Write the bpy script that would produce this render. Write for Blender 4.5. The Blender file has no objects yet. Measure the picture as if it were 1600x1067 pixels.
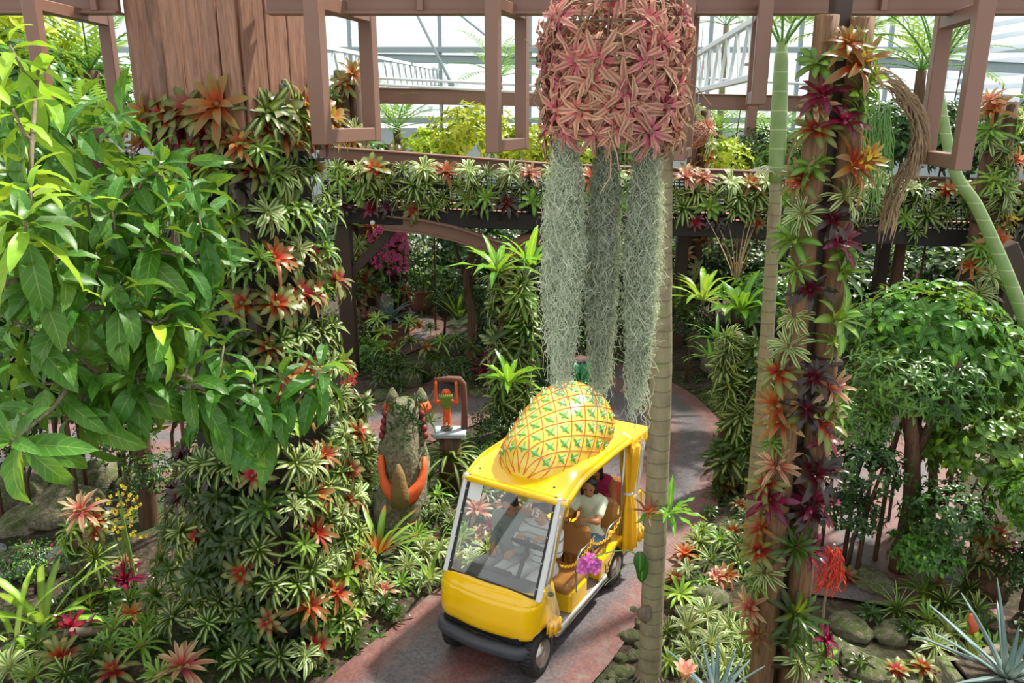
import bpy, bmesh, math, random
from mathutils import Vector, Matrix, Euler, noise
random.seed(7)
C = bpy.context.scene.collection
SC = bpy.context.scene
PI = math.pi
R = math.radians

# ---------------------------------------------------------------- camera
CAM_H, FOC, PITCH = 5.2, 1250.0, R(15.77)
cam_d = bpy.data.cameras.new('camera')
cam_d.sensor_width = 36.0
cam_d.lens = FOC / 1600.0 * 36.0
cam_d.clip_end = 300
cam = bpy.data.objects.new('camera', cam_d)
C.objects.link(cam)
cam.location = (0, 0, CAM_H)
cam.rotation_euler = (PI / 2 - PITCH, 0, 0)
SC.camera = cam

# ---------------------------------------------------------------- world, sun, exposure
w = bpy.data.worlds.new('world')
SC.world = w
w.use_nodes = True
bg = w.node_tree.nodes['Background']
bg.inputs['Color'].default_value = (0.98, 0.99, 0.97, 1)
bg.inputs['Strength'].default_value = 1.08
sun_d = bpy.data.lights.new('sun', 'SUN')
sun_d.energy = 7.0
sun_d.angle = R(3)
sun_d.color = (1.0, 0.95, 0.84)
sun = bpy.data.objects.new('sun', sun_d)
C.objects.link(sun)
sun.rotation_euler = Vector((-0.55, -0.42, -1.0)).to_track_quat('-Z', 'Y').to_euler()
SC.view_settings.view_transform = 'Standard'
SC.view_settings.look = 'None'
SC.view_settings.gamma = 1.0
SC.view_settings.exposure = 0.25
SC.view_settings.use_curve_mapping = False
SC.cycles.max_bounces = 7
SC.cycles.diffuse_bounces = 3
SC.cycles.glossy_bounces = 3
SC.cycles.transmission_bounces = 4
SC.cycles.transparent_max_bounces = 12
SC.cycles.sample_clamp_indirect = 6

# ---------------------------------------------------------------- helpers
_cp, _sp = math.cos(PITCH), math.sin(PITCH)
def G(px, py, z=0.0):
    """world point at height z seen at a pixel of the survey photograph"""
    a = (py - 533.5) / FOC
    Z = (CAM_H - z) / (_sp + a * _cp)
    return Vector(((px - 800) / FOC * Z, Z * (_cp - a * _sp), z))
def at(px, py, Y):
    """world point at forward distance Y"""
    a = (py - 533.5) / FOC
    Z = Y / (_cp - a * _sp)
    return Vector(((px - 800) / FOC * Z, Y, CAM_H - Z * (_sp + a * _cp)))
def V(*a): return Vector(a)
def lerp(a, b, t): return a + (b - a) * t
def sst(a, b, x):
    t = max(0.0, min(1.0, (x - a) / (b - a)))
    return t * t * (3 - 2 * t)
def rnd(a, b): return random.uniform(a, b)

class MB:
    """collects shapes that become ONE mesh"""
    def __init__(s): s.v = []; s.f = []; s.m = []; s.uv = []
    def face(s, idx, m=0, uv=None):
        s.f.append(idx); s.m.append(m); s.uv.extend(uv if uv else [(0.5, 0.5)] * len(idx))
    def box(s, c, size, rot=None, m=0, bev=0.0):
        c = Vector(c); hx, hy, hz = [d / 2 for d in size]
        M = rot if rot is not None else Matrix.Identity(3)
        if isinstance(M, Euler): M = M.to_matrix()
        if bev > 0:
            b = min(bev, hx * .9, hy * .9, hz * .9)
            n0 = len(s.v); ids = {}
            for sx in (-1, 1):
                for sy in (-1, 1):
                    for sz in (-1, 1):
                        for k in range(3):
                            d = [hx - b, hy - b, hz - b]; d[k] = (hx, hy, hz)[k]
                            ids[(sx, sy, sz, k)] = len(s.v)
                            s.v.append(c + M @ Vector((sx * d[0], sy * d[1], sz * d[2])))
            for k in range(3):
                a, bb = (k + 1) % 3, (k + 2) % 3
                for sg in (-1, 1):
                    q = []
                    for (p, r_) in ((-1, -1), (1, -1), (1, 1), (-1, 1)):
                        t = [0, 0, 0]; t[k] = sg; t[a] = p; t[bb] = r_
                        q.append(ids[(t[0], t[1], t[2], k)])
                    s.face(q if sg > 0 else q[::-1], m, [(0, 0), (1, 0), (1, 1), (0, 1)])
            for k in range(3):
                a, bb = (k + 1) % 3, (k + 2) % 3
                for p in (-1, 1):
                    for r_ in (-1, 1):
                        t0 = [0, 0, 0]; t0[k] = -1; t0[a] = p; t0[bb] = r_
                        t1 = list(t0); t1[k] = 1
                        q = [ids[(*t0, a)], ids[(*t1, a)], ids[(*t1, bb)], ids[(*t0, bb)]]
                        s.face(q if p * r_ < 0 else q[::-1], m)
            for sx in (-1, 1):
                for sy in (-1, 1):
                    for sz in (-1, 1):
                        q = [ids[(sx, sy, sz, k)] for k in range(3)]
                        s.face(q if sx * sy * sz > 0 else q[::-1], m)
            return s
        n = len(s.v)
        for sx, sy, sz in ((-1,-1,-1),(1,-1,-1),(1,1,-1),(-1,1,-1),(-1,-1,1),(1,-1,1),(1,1,1),(-1,1,1)):
            s.v.append(c + M @ Vector((sx * hx, sy * hy, sz * hz)))
        for q in ((3,2,1,0),(4,5,6,7),(0,1,5,4),(1,2,6,5),(2,3,7,6),(3,0,4,7)):
            s.face([n + i for i in q], m, [(0, 0), (1, 0), (1, 1), (0, 1)])
        return s
    def bar(s, a, b, wd, th=None, up=(0, 0, 1), m=0, bev=0.0):
        a, b = Vector(a), Vector(b); x = (b - a); L = x.length
        if L < 1e-6: return s
        x.normalize(); u = Vector(up)
        if abs(x.dot(u)) > .98: u = Vector((0, 1, 0))
        y = u.cross(x).normalized(); z = x.cross(y)
        return s.box((a + b) / 2, (L, wd, th or wd), Matrix((x, y, z)).transposed(), m, bev)
    def rings(s, rings, m=0, caps=True, closed=False, uvscale=1.0):
        n = len(rings[0]); base = len(s.v)
        for r in rings: s.v.extend(r)
        k = len(rings)
        for i in range(k if closed else k - 1):
            i2 = (i + 1) % k
            for j in range(n):
                j2 = (j + 1) % n
                s.face([base + i * n + j, base + i * n + j2, base + i2 * n + j2, base + i2 * n + j], m,
                       [(j / n, i / k), ((j + 1) / n, i / k), ((j + 1) / n, (i + 1) / k), (j / n, (i + 1) / k)])
        if caps and not closed:
            s.face([base + j for j in range(n)][::-1], m)
            s.face([base + (k - 1) * n + j for j in range(n)], m)
        return s
    def tube(s, pts, rad, n=8, m=0, caps=True, closed=False):
        pts = [Vector(p) for p in pts]
        rr = rad if isinstance(rad, (list, tuple)) else [rad] * len(pts)
        out = []; prev = None; k = len(pts)
        for i, p in enumerate(pts):
            if closed: t = pts[(i + 1) % k] - pts[i - 1]
            else: t = pts[min(i + 1, k - 1)] - pts[max(i - 1, 0)]
            if t.length < 1e-9: t = Vector((0, 0, 1))
            t.normalize()
            if prev is None:
                a = Vector((0, 0, 1)) if abs(t.z) < .9 else Vector((1, 0, 0))
                u = a.cross(t).normalized()
            else:
                u = prev - t * prev.dot(t)
                if u.length < 1e-6: u = Vector((1, 0, 0)).cross(t)
                u.normalize()
            prev = u; vv = t.cross(u)
            out.append([p + (u * math.cos(q * 2 * PI / n) + vv * math.sin(q * 2 * PI / n)) * rr[i] for q in range(n)])
        return s.rings(out, m, caps, closed)
    def lathe(s, prof, c=(0, 0, 0), n=16, m=0, caps=True, M=None):
        c = Vector(c); M = M if M is not None else Matrix.Identity(3)
        return s.rings([[c + M @ Vector((r * math.cos(j * 2 * PI / n), r * math.sin(j * 2 * PI / n), z)) for j in range(n)] for r, z in prof], m, caps)
    def ball(s, c, rad, n=10, k=7, m=0, M=None, lump=0.0, seed=0):
        c = Vector(c); rad = Vector(rad) if isinstance(rad, (tuple, list, Vector)) else Vector((rad,) * 3)
        M = M if M is not None else Matrix.Identity(3); rg = []
        for i in range(k + 1):
            a = -PI / 2 + PI * min(max(i / k, .02), .98); row = []
            for j in range(n):
                d = Vector((math.cos(a) * math.cos(j * 2 * PI / n), math.cos(a) * math.sin(j * 2 * PI / n), math.sin(a)))
                g = 1 + (noise.noise(d * 1.7 + Vector((seed * 3.1, seed, 0))) * lump if lump else 0)
                row.append(c + M @ Vector((d.x * rad.x * g, d.y * rad.y * g, d.z * rad.z * g)))
            rg.append(row)
        return s.rings(rg, m)
    def grid(s, fn, nu, nv, m=0, wrap=False):
        b = len(s.v)
        for i in range(nv + 1):
            for j in range(nu + 1): s.v.append(Vector(fn(j / nu, i / nv)))
        for i in range(nv):
            for j in range(nu):
                q = b + i * (nu + 1) + j
                s.face([q, q + 1, q + nu + 2, q + nu + 1], m, [(j / nu, i / nv), ((j + 1) / nu, i / nv), ((j + 1) / nu, (i + 1) / nv), (j / nu, (i + 1) / nv)])
        return s
    def leaf(s, M, L, W, e0=.7, bend=1.0, prof='strap', seg=4, fold=.35, m=0, wave=0.0, tw=0.0, pw=1.3):
        """a leaf growing along +X of M, rising e0 and bending down"""
        b = len(s.v); p = Vector((0, 0, 0)); ph = rnd(0, 6)
        for i in range(seg + 1):
            t = i / seg; e = e0 - bend * t ** pw
            d = Vector((math.cos(e), 0, math.sin(e))); nn = Vector((-math.sin(e), 0, math.cos(e)))
            if i: p = p + d * (L / seg)
            if prof == 'strap': wd = min(1.0, .75 + t * .5) * (1 - max(0, (t - .6) / .4) ** 2.2 * .93)
            elif prof == 'sword': wd = (1 - t) ** .75 * (.8 + .2 * min(1, t * 5)) + .02
            elif prof == 'lance': wd = math.sin(PI * min(1, t * .96 + .02) ** .8) ** .85 + .03
            elif prof == 'oval': wd = math.sin(PI * min(1, t * .94 + .03) ** .75) ** .7 + .03
            else: wd = 1
            wd *= W / 2; up = nn * (fold * wd) + nn * (wave * W * math.sin(i * 2.1 + ph))
            sd = Vector((0, 1, 0))
            if tw: sd = Matrix.Rotation(tw * t, 3, d) @ sd
            if i == seg:
                s.v.append(M @ p)
            else:
                s.v.append(M @ (p + sd * wd + up)); s.v.append(M @ p); s.v.append(M @ (p - sd * wd + up - nn * (2 * wave * W * math.sin(i * 2.1 + ph + 1))))
        for i in range(seg):
            t0, t1 = i / seg, (i + 1) / seg; q = b + 3 * i
            if i == seg - 1:
                s.face([q, q + 1, q + 3], m, [(0, t0), (.5, t0), (.5, 1)]); s.face([q + 1, q + 2, q + 3], m, [(.5, t0), (1, t0), (.5, 1)])
            else:
                s.face([q, q + 1, q + 4, q + 3], m, [(0, t0), (.5, t0), (.5, t1), (0, t1)])
                s.face([q + 1, q + 2, q + 5, q + 4], m, [(.5, t0), (1, t0), (1, t1), (.5, t1)])
        return s
    def mesh(s, name, mats, smooth=True):
        me = bpy.data.meshes.new(name)
        me.from_pydata([tuple(v) for v in s.v], [], s.f)
        for mt in (mats if isinstance(mats, (list, tuple)) else [mats]): me.materials.append(mt)
        me.polygons.foreach_set('material_index', s.m)
        if smooth: me.polygons.foreach_set('use_smooth', [True] * len(s.f))
        ul = me.uv_layers.new(name='UVMap')
        ul.data.foreach_set('uv', [x for t in s.uv for x in t])
        me.update()
        return me
    def build(s, name, mats, parent=None, smooth=False, kind=None, label=None):
        o = bpy.data.objects.new(name, s.mesh(name, mats, smooth)); C.objects.link(o)
        if parent is not None: o.parent = parent
        if kind: o['kind'] = kind
        if label: o['label'] = label
        return o

def link(name, me, parent=None, loc=None, M=None, color=None):
    o = bpy.data.objects.new(name, me); C.objects.link(o)
    if parent is not None: o.parent = parent
    if M is not None: o.matrix_basis = M
    elif loc is not None: o.location = loc
    if color: o.color = color
    return o
USED = {}
def tag(o, label, cat, group=None, kind=None):
    k = label.lower()
    USED[k] = USED.get(k, 0) + 1
    if USED[k] == 2: print('DUP LABEL', label)
    n = len(label.replace('-', '').split())
    if not 4 <= n <= 16: print('WORDS', n, label)
    o['label'] = label; o['category'] = cat
    if group: o['group'] = group
    if kind: o['kind'] = kind
    return o
def thing(name, label, cat, loc=(0, 0, 0), rotz=0.0, group=None):
    o = bpy.data.objects.new(name, None); C.objects.link(o)
    o.empty_display_size = .1
    o.location = loc; o.rotation_euler = (0, 0, rotz)
    return tag(o, label, cat, group)
def struct(o): o['kind'] = 'structure'; return o
def dup(root, M=None, name=None):
    r = root.copy(); C.objects.link(r)
    for k in ('label', 'group'):
        if k in r: del r[k]
    if M is not None: r.matrix_world = M
    for ch in list(root.children):
        c = ch.copy(); C.objects.link(c); c.parent = r
        for g in ch.children:
            d = g.copy(); C.objects.link(d); d.parent = c
    return r
ORD = ('first second third fourth fifth sixth seventh eighth ninth tenth eleventh twelfth thirteenth fourteenth fifteenth sixteenth '
       'seventeenth eighteenth nineteenth twentieth').split()
def ordw(n):
    if n < 20: return ORD[n]
    tens = ('twenty', 'thirty', 'forty', 'fifty', 'sixty')[(n + 1) // 10 - 2]
    u = (n + 1) % 10
    return tens[:-1] + 'ieth' if u == 0 else tens + '-' + ORD[u - 1]
def frame(pos, zdir, spin=0.0, sc=1.0):
    z = Vector(zdir).normalized(); q = z.to_track_quat('Z', 'Y')
    return Matrix.Translation(Vector(pos)) @ q.to_matrix().to_4x4() @ Matrix.Rotation(spin, 4, 'Z') @ Matrix.Scale(sc, 4)
def eval_mesh(o):
    dg = bpy.context.evaluated_depsgraph_get()
    return bpy.data.meshes.new_from_object(o.evaluated_get(dg))

# ---------------------------------------------------------------- materials
def srgb(h):
    h = h.lstrip('#'); c = [int(h[i:i + 2], 16) / 255 for i in (0, 2, 4)]
    return tuple(x / 12.92 if x <= .04045 else ((x + .055) / 1.055) ** 2.4 for x in c) + (1,)
class NT:
    def __init__(s, name):
        s.m = bpy.data.materials.new(name); s.m.use_nodes = True
        s.t = s.m.node_tree; s.t.nodes.clear()
        s.out = s.n('ShaderNodeOutputMaterial')
    def n(s, kind, **kw):
        x = s.t.nodes.new(kind)
        for k, v in kw.items(): setattr(x, k, v)
        return x
    def l(s, a, b): s.t.links.new(a, b)
    def val(s, sock, v):
        if hasattr(v, 'is_linked') or isinstance(v, bpy.types.NodeSocket): s.l(v, sock)
        else: sock.default_value = v
    def math(s, op, a, b=None, c=None, clamp=False):
        x = s.n('ShaderNodeMath', operation=op, use_clamp=clamp)
        for i, q in enumerate((a, b, c)):
            if q is not None: s.val(x.inputs[i], q)
        return x.outputs[0]
    def mix(s, f, a, b, blend='MIX'):
        x = s.n('ShaderNodeMix', data_type='RGBA', blend_type=blend)
        s.val(x.inputs[0], f); s.val(x.inputs[6], a); s.val(x.inputs[7], b)
        return x.outputs[2]
    def ramp(s, f, pts, interp='LINEAR'):
        x = s.n('ShaderNodeValToRGB'); x.color_ramp.interpolation = interp
        e = x.color_ramp.elements
        while len(e) < len(pts): e.new(.5)
        for i, (p, c) in enumerate(pts): e[i].position = p; e[i].color = c if len(c) == 4 else (*c, 1)
        s.val(x.inputs[0], f); return x.outputs[0]
    def noise(s, scale, detail=3, vec=None, rough=.5, dist=0):
        x = s.n('ShaderNodeTexNoise'); x.inputs['Scale'].default_value = scale; x.inputs['Detail'].default_value = detail
        x.inputs['Roughness'].default_value = rough; x.inputs['Distortion'].default_value = dist
        if vec is not None: s.l(vec, x.inputs['Vector'])
        return x.outputs['Fac']
    def sep(s, v):
        x = s.n('ShaderNodeSeparateXYZ'); s.l(v, x.inputs[0]); return x.outputs
    def coord(s, k='Object'): return s.n('ShaderNodeTexCoord').outputs[k]
    def mapping(s, v, sc=(1, 1, 1), rot=(0, 0, 0)):
        x = s.n('ShaderNodeMapping'); s.l(v, x.inputs[0]); x.inputs['Scale'].default_value = sc; x.inputs['Rotation'].default_value = rot
        return x.outputs[0]
    def bump(s, h, st=.3, d=.02):
        x = s.n('ShaderNodeBump'); x.inputs['Strength'].default_value = st; x.inputs['Distance'].default_value = d
        s.l(h, x.inputs['Height']); return x.outputs[0]
    def pbr(s, col, rough=.5, metal=0, normal=None, spec=None, coat=0, out=True):
        b = s.n('ShaderNodeBsdfPrincipled')
        s.val(b.inputs['Base Color'], col); s.val(b.inputs['Roughness'], rough); b.inputs['Metallic'].default_value = metal
        if spec is not None: b.inputs['Specular IOR Level'].default_value = spec
        if coat: b.inputs['Coat Weight'].default_value = coat; b.inputs['Coat Roughness'].default_value = .06
        if normal is not None: s.l(normal, b.inputs['Normal'])
        if out: s.l(b.outputs[0], s.out.inputs[0])
        return b.outputs[0]
def plain(name, col, rough=.5, metal=0, coat=0, var=.12, scale=14, bump=0.0, spec=None):
    t = NT(name); c = srgb(col) if isinstance(col, str) else (*col, 1)
    n = t.noise(scale, 3, t.coord())
    f = t.math('MULTIPLY_ADD', n, var * 2, 1 - var)
    hs = t.n('ShaderNodeHueSaturation'); t.l(f, hs.inputs['Value']); hs.inputs['Color'].default_value = c
    t.pbr(hs.outputs[0], rough, metal, t.bump(n, bump) if bump else None, spec, coat)
    return t.m
def leafmat(name, edge, mid, base=None, base_len=.35, mw=.28, rough=.38, trans=.3, stripes=0, tip=None, var=.25, obj=True, soft=.12, vein=0):
    """leaf colours across (edge/mid) and along (base/tip) the blade; every copy differs a little"""
    t = NT(name)
    uv = t.sep(t.coord('UV')); u, v = uv[0], uv[1]
    d = t.math('ABSOLUTE', t.math('SUBTRACT', u, .5))
    if stripes:
        d2 = t.math('ABSOLUTE', t.math('SINE', t.math('MULTIPLY', u, stripes * PI)))
        mk = t.math('GREATER_THAN', d2, .62)
    else:
        mk = t.n('ShaderNodeMapRange', interpolation_type='SMOOTHSTEP'); mr = mk
        t.l(d, mr.inputs[0]); mr.inputs[1].default_value = mw - soft; mr.inputs[2].default_value = mw + soft; mr.inputs[3].default_value = 1; mr.inputs[4].default_value = 0
        mk = mr.outputs[0]
    col = t.mix(mk, srgb(edge), srgb(mid))
    if base:
        mr = t.n('ShaderNodeMapRange', interpolation_type='SMOOTHSTEP')
        t.l(v, mr.inputs[0]); mr.inputs[1].default_value = base_len * .5; mr.inputs[2].default_value = base_len * 1.5; mr.inputs[3].default_value = 1; mr.inputs[4].default_value = 0
        col = t.mix(mr.outputs[0], col, srgb(base))
    if tip:
        mr = t.n('ShaderNodeMapRange'); t.l(v, mr.inputs[0]); mr.inputs[1].default_value = .75; mr.inputs[2].default_value = 1
        col = t.mix(mr.outputs[0], col, srgb(tip))
    if vein:
        vv = t.math('SINE', t.math('MULTIPLY', t.math('SUBTRACT', v, t.math('MULTIPLY', d, .35)), vein * 2 * PI))
        vk = t.math('MULTIPLY', t.math('GREATER_THAN', vv, .93), .3)
        ck = t.math('LESS_THAN', d, .025)
        col = t.mix(t.math('MAXIMUM', vk, t.math('MULTIPLY', ck, .55)), col, srgb(mid))
    oi = t.n('ShaderNodeObjectInfo')
    r = oi.outputs['Random']
    hs = t.n('ShaderNodeHueSaturation'); t.l(col, hs.inputs['Color'])
    n = t.noise(9, 2, t.coord())
    val = t.math('ADD', t.math('MULTIPLY_ADD', r, var * 1.6, .86 - var * .8), t.math('MULTIPLY_ADD', n, .4, -.2))
    t.l(val, hs.inputs['Value'])
    t.l(t.math('MULTIPLY_ADD', t.math('FRACT', t.math('MULTIPLY', r, 7.31)), .03, .485), hs.inputs['Hue'])
    col = hs.outputs[0]
    if obj: col = t.mix(1.0, col, oi.outputs['Color'], 'MULTIPLY')
    b = t.pbr(col, rough, out=False, spec=.4)
    tr = t.n('ShaderNodeBsdfTranslucent'); t.l(t.mix(.35, col, srgb('#c8dc3c')) if trans > .2 else col, tr.inputs[0])
    mx = t.n('ShaderNodeMixShader'); mx.inputs[0].default_value = trans
    t.l(b, mx.inputs[1]); t.l(tr.outputs[0], mx.inputs[2]); t.l(mx.outputs[0], t.out.inputs[0])
    return t.m
def woodmat(name, a, b, sc=(6, 6, .6), rough=.55, dark=None):
    t = NT(name); co = t.coord()
    oi = t.n('ShaderNodeObjectInfo')
    off = t.n('ShaderNodeVectorMath', operation='ADD'); t.l(co, off.inputs[0]); 
    cb = t.n('ShaderNodeCombineXYZ'); t.l(t.math('MULTIPLY', oi.outputs['Random'], 37), cb.inputs[2]); t.l(cb.outputs[0], off.inputs[1])
    v = t.mapping(off.outputs[0], sc)
    g = t.noise(4, 5, v, .6, 1.2)
    k = t.noise(1.2, 2, t.mapping(off.outputs[0], (3, 3, 1.2)))
    col = t.ramp(g, [(.3, srgb(a)), (.7, srgb(b))])
    kn = t.ramp(k, [(.64, (1, 1, 1)), (.72, (.45, .38, .34))])
    col = t.mix(.8, col, kn, 'MULTIPLY')
    hs = t.n('ShaderNodeHueSaturation'); t.l(col, hs.inputs['Color']); t.l(t.math('MULTIPLY_ADD', oi.outputs['Random'], .35, .82), hs.inputs['Value'])
    t.pbr(hs.outputs[0], rough, 0, t.bump(g, .35, .01))
    return t.m

M = {}
M['steel_brown'] = plain('brown_paint', '#7d5c4e', .42, var=.08, scale=5)
M['steel_dark'] = plain('dark_brown_paint', '#3a2a22', .55, var=.15, scale=4)
M['black_timber'] = plain('black_timber', '#1d1815', .7, var=.3, scale=6)
M['plank'] = woodmat('reddish_plank', '#684434', '#9c725b')
M['log'] = woodmat('log_wood', '#4a3424', '#866443', (9, 9, .5), .75)
M['log_dark'] = woodmat('dark_log_wood', '#33241a', '#6a4a33', (9, 9, .5), .75)
M['black_plastic'] = plain('black_plastic', '#17181a', .38, var=.15)
M['white_steel'] = plain('white_steel', '#c9d2d6', .4, var=.05)
M['grey_steel'] = plain('grey_steel', '#93a3a8', .45, var=.06)
M['rock'] = None
# ================================================================ ground and paths
PATH_A = [(-3.2, 2.4), (-1.75, 4.4), (-.75, 6.1), (.2, 7.65), (1.15, 9.2), (1.95, 10.8), (2.5, 12.4), (2.55, 14.0), (2.0, 15.4), (.9, 16.4), (-.2, 16.0), (-.9, 14.7), (-2.0, 13.2), (-3.6, 12.3), (-7.3, 12.0), (-12, 12.6)]
PATH_B = [(4.3, 7.6), (4.75, 8.8), (5.2, 10.2), (6.2, 11.9), (8.2, 13.3), (12.5, 14.4)]
PATH_C = [(-3.6, 24.5), (-2.9, 21.6), (-2.5, 19.4), (-3.2, 17.4)]
def smooth_line(p, k=5):
    out = []
    p = [Vector((*q, 0)) for q in p]
    for i in range(len(p) - 1):
        p0, p1, p2, p3 = p[max(i - 1, 0)], p[i], p[i + 1], p[min(i + 2, len(p) - 1)]
        for j in range(k):
            t = j / k
            out.append(.5 * ((2 * p1) + (p2 - p0) * t + (2 * p0 - 5 * p1 + 4 * p2 - p3) * t * t + (3 * p1 - p0 - 3 * p2 + p3) * t ** 3))
    return out + [p[-1]]
LA, LB, LC = smooth_line(PATH_A), smooth_line(PATH_B), smooth_line(PATH_C)
def pdist(x, y):
    best = 9
    for L, hw in ((LA, 1.08), (LB, .9), (LC, .7)):
        for q in L:
            d = math.hypot(q.x - x, q.y - y) - hw
            if d < best: best = d
    return best
def gh(x, y):
    d = pdist(x, y)
    h = sst(.05, 1.3, d) * (.16 + .22 * noise.noise(Vector((x * .55, y * .55, 3))) + .06 * noise.noise(Vector((x * 2.1, y * 2.1, 1))))
    return h - .05 if d > .05 else -.05
mb = MB()
NX, NY = 110, 118
mb.grid(lambda u, v: (lerp(-22, 22, u), lerp(1, 48, v ** 1.25), gh(lerp(-22, 22, u), lerp(1, 48, v ** 1.25))), NX * 2, NY)
t = NT('soil_moss'); co = t.coord()
n1 = t.noise(.9, 4, co); n2 = t.noise(14, 5, co, .65); n3 = t.noise(55, 3, co)
soil = t.ramp(n2, [(.3, srgb('#211a14')), (.52, srgb('#453829')), (.78, srgb('#76664f'))])
moss = t.ramp(n3, [(.3, srgb('#1f2a12')), (.7, srgb('#46582a'))])
col = t.mix(t.ramp(n1, [(.48, (0, 0, 0)), (.62, (.9, .9, .9))]), soil, moss)
t.pbr(col, .9, 0, t.bump(t.math('ADD', n2, t.math('MULTIPLY', n3, .5)), .9, .05))
M['soil'] = t.m
struct(mb.build('ground', M['soil'], smooth=True))

t = NT('red_pavement'); co = t.coord(); uv = t.sep(t.coord('UV'))
n1 = t.noise(1.3, 4, co); n2 = t.noise(30, 4, co, .7); n3 = t.noise(5, 4, co)
red = t.ramp(n2, [(.25, srgb('#563533')), (.5, srgb('#714a46')), (.8, srgb('#8b6660'))])
red = t.mix(t.ramp(n3, [(.5, (0, 0, 0)), (.75, (.75, .75, .75))]), red, srgb('#766c68'))
du = t.math('ABSOLUTE', t.math('SUBTRACT', t.math('ABSOLUTE', t.math('SUBTRACT', uv[0], .5)), .23))
wob = t.math('ADD', du, t.math('MULTIPLY_ADD', n3, .22, -.11))
trk = t.ramp(wob, [(.07, (1, 1, 1)), (.16, (0, 0, 0))])
grey = t.ramp(n2, [(.3, srgb('#3a393d')), (.7, srgb('#6b6a6e'))])
col = t.mix(t.math('MULTIPLY', t.sep(trk)[0], .85), red, grey)
cr = t.n('ShaderNodeTexVoronoi', feature='DISTANCE_TO_EDGE'); cr.inputs['Scale'].default_value = .8; t.l(co, cr.inputs['Vector'])
col = t.mix(t.ramp(cr.outputs['Distance'], [(.002, (.45, .45, .45)), (.007, (0, 0, 0))]), col, srgb('#3c3838'))
t.pbr(col, t.math('MULTIPLY_ADD', n1, .3, .38), 0, t.bump(n2, .25, .01))
M['pave'] = t.m
def ribbon(L, hw, name, z=.012):
    mb = MB(); b = None; dist = 0
    for i, p in enumerate(L):
        d = (L[min(i + 1, len(L) - 1)] - L[max(i - 1, 0)]).normalized(); sd = Vector((-d.y, d.x, 0))
        if i: dist += (p - L[i - 1]).length
        h = hw + .07 * noise.noise(Vector((p.x, p.y, 0)))
        for k in range(5): mb.v.append(p + sd * h * (k / 2 - 1) + Vector((0, 0, z - (.03 if k in (0, 4) else 0))))
        if i:
            q = len(mb.v) - 10
            for k in range(4):
                mb.face([q + k, q + k + 5, q + k + 6, q + k + 1], 0, [(k / 4, dist), (k / 4, dist), ((k + 1) / 4, dist), ((k + 1) / 4, dist)])
    for f in range(len(mb.f)): mb.f[f] = mb.f[f][::-1]
    # uv order follows the flipped faces
    u = mb.uv; mb.uv = [u[i * 4 + (3 - j)] for i in range(len(u) // 4) for j in range(4)]
    return struct(mb.build(name, M['pave'], smooth=True))
ribbon(LA, 1.1, 'path'); ribbon(LB, .95, 'path.001', .013); ribbon(LC, .75, 'path.002', .011)

# ================================================================ greenhouse shell far behind
FARY = 38.0
wall = struct(bpy.data.objects.new('wall_far', None)); C.objects.link(wall)
t = NT('white_louvre')
b_ = t.pbr((.82, .88, .92, 1), .5, out=False); tr = t.n('ShaderNodeBsdfTranslucent'); tr.inputs[0].default_value = (.85, .9, .94, 1)
mx = t.n('ShaderNodeMixShader'); mx.inputs[0].default_value = .6; t.l(b_, mx.inputs[1]); t.l(tr.outputs[0], mx.inputs[2]); t.l(mx.outputs[0], t.out.inputs[0])
M['louvre'] = t.m
sl = MB().box((0, 0, 0), (48, .03, .26), Euler((R(28), 0, 0)), bev=.008).mesh('slat', M['louvre'], False)
for k in range(20): link('slat', sl, wall, (0, FARY, 5.0 + k * .48))
pm = MB().box((0, 0, 0), (.16, .2, 14), bev=.02).mesh('mullion', M['grey_steel'], False)
for k in range(-6, 7): link('mullion', pm, wall, (k * 4 + .8, FARY - .25, 7))
MB().box((0, FARY + .3, 2.3), (48, .12, 4.7)).build('panel', plain('pale_wall_panel', '#b9c4c8', .6), wall)
for k, z in enumerate((5.0, 8.0)):
    MB().box((0, FARY - .4, z), (48, .18, .24), bev=.02).build('rail', M['grey_steel'], wall)
for s in (-1, 1):
    side = struct(bpy.data.objects.new('wall_left' if s < 0 else 'wall_right', None)); C.objects.link(side)
    sm = MB().box((0, 0, 0), (.03, 40, .26), Euler((0, R(28 * s), 0)), bev=.008).mesh('slat', M['louvre'], False)
    for k in range(18): link('slat', sm, side, (s * 21, 21, 3.8 + k * .52))
    for k in range(8): MB().box((s * 20.8, 4 + k * 5, 6), (.2, .16, 12), bev=.02).build('mullion', M['grey_steel'], side)
    MB().box((s * 21.2, 21, 1.6), (.12, 40, 3.4)).build('panel', bpy.data.materials['pale_wall_panel'], side)

def truss(a, b, h, nseg, label, wd=.1):
    a, b = Vector(a), Vector(b)
    o = thing('roof_truss', label, 'roof truss', a, group='pale lattice trusses under the roof')
    d = b - a; up = Vector((0, 0, h))
    MB().bar((0, 0, 0), d, wd, bev=.01).build('chord', M['white_steel'], o)
    MB().bar(up, d + up, wd, bev=.01).build('chord', M['white_steel'], o)
    for k in range(nseg):
        p, q = d * (k / nseg), d * ((k + .5) / nseg); r_ = d * ((k + 1) / nseg)
        MB().bar(p, q + up, wd * .5).build('web', M['white_steel'], o)
        MB().bar(q + up, r_, wd * .5).build('web', M['white_steel'], o)
    return o
p1, p2 = at(465, 132, 16.5), at(705, 139, 42)
truss(p1, p2, .8, 22, 'pale lattice roof truss behind the open frame beside the plank box')
p1, p2 = at(1196, 116, 11.6), at(1070, 147, 22)
truss(p1, p2, .82, 10, 'pale lattice roof truss running back beside the pink hanging basket')
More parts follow.
